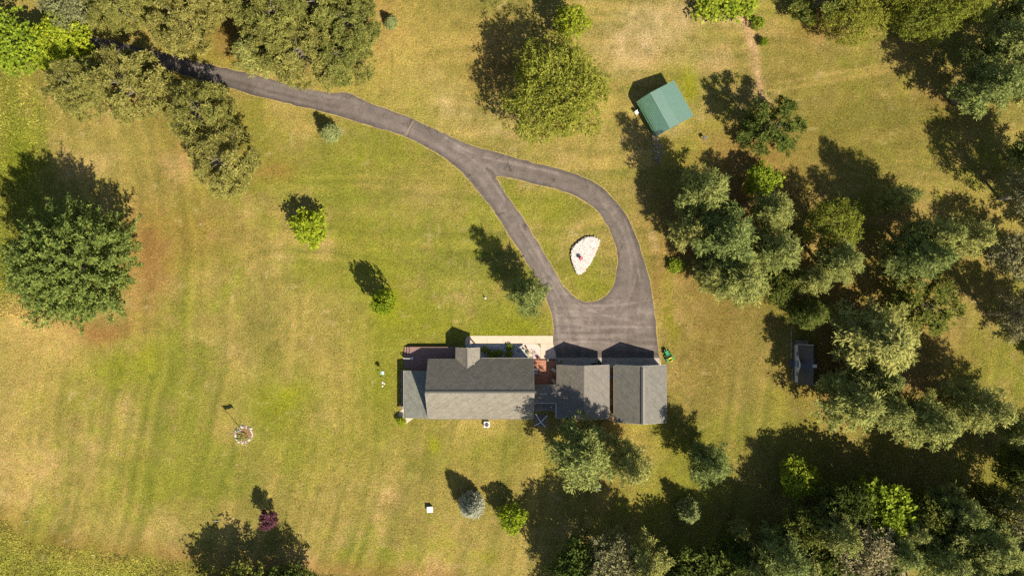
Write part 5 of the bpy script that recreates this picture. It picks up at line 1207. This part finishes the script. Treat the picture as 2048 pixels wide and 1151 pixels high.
cabw = mat('cabin_white', (.62, .62, .60), .7, var=.06)
def cw(b):
    n = 30; ys = [kyS+.12+(kyN-kyS-.24)*i/n for i in range(n+1)]; pr = [(ys[0], 0)]+[(y, eave_z(y)-.05) for y in ys]+[(ys[-1], 0)]; m_ = len(pr)
    vs = [(kx0, y, z) for y, z in pr]+[(kx0+.1, y, z) for y, z in pr]; b.add(vs, [tuple(range(m_)), tuple(range(2*m_-1, m_-1, -1))]+[(i, m_+i, m_+(i+1) % m_, (i+1) % m_) for i in range(m_)])
part('front_wall', cabw, cb, cw)
part('wall', cabw, cb, lambda b: (b.span((kx0+.1, kyS+.12, 0), (kx1, kyS+.22, kE)), b.span((kx0+.1, kyN-.22, 0), (kx1, kyN-.12, kE)), b.span((kx1-.1, kyS+.22, 0), (kx1, kyN-.22, kE))))
for y in (kyS+.12, kyN-.22):
    part('gable', cabw, cb, lambda b, y=y: b.add([(kx0+.1, y, kE), (kx1, y, kE), (kxm, y, kR-.12), (kx0+.1, y+.1, kE), (kx1, y+.1, kE), (kxm, y+.1, kR-.12)], [(0, 1, 2), (5, 4, 3), (0, 3, 4, 1), (1, 4, 5, 2), (2, 5, 3, 0)]))
part('rake_board', white, cb, lambda b: b.add([(kx0-.1, kyN+.01, kE-.1), (kx0-.1, kyN+.05, kE-.1), (kxm, kyN+.01, kR-.03), (kxm, kyN+.05, kR-.03), (kx0-.1, kyN+.01, kE+.05), (kx0-.1, kyN+.05, kE+.05), (kxm, kyN+.01, kR+.03), (kxm, kyN+.05, kR+.03)], [(0, 1, 3, 2), (4, 6, 7, 5), (1, 5, 7, 3), (0, 2, 6, 4), (0, 4, 5, 1), (2, 3, 7, 6)]))
dblue = mat('pale_blue_door', (.30, .42, .52), .5); ym_ = (kyN+kyS)/2
o, sl_ = opening(cb, 'door', ('x', kx0, -1), ym_-.48, ym_+.48, .1, 2.05, dblue, None)
for k in range(3): subpart('pane', glass, o, lambda b, k=k: b.span((kx0-.03, ym_-.36+k*.25, 1.55), (kx0-.014, ym_-.16+k*.25, 1.95)))
for yy in (kyN-1.35, kyS+1.35):
    o, _ = opening(cb, 'window', ('x', kx0, -1), yy-.28, yy+.28, 1.0, 1.62, glass, cabw)
chm = part('chimney', mat('grey_chimney', (.30, .30, .30), .8, var=.1), cb, lambda b: b.box((40.42, ym_-.05, 3.6), (.42, .4, 1.6)))
subpart('cap', steel, chm, lambda b: b.box((40.42, ym_-.05, 4.43), (.50, .46, .06)))
part('end_step', greywood, cb, lambda b: b.span((39.1, kyN-.1, 0), (40.8, kyN+.45, .25)))
dm = MB().box(gp(1583.5, 727, .03), (.8, 1.0, .05)).build('doormat_slab', mat('brown_slab', (.12, .09, .075), .9, var=.2)); tag(dm, 'brown slab laid in front of the small cabin door', 'slab')
ce = empty('stone_edging', gp(1584, 730), 'row of pale stones along the small cabin front', 'edging')
for i in range(30):
    y = 657+i*3.7
    if 716 < y < 738: continue
    stone(ce, gp(1582.5+random.uniform(-.8, .8)+(2 if y > 738 else 0), y, .05), random.uniform(.07, .13), SW)
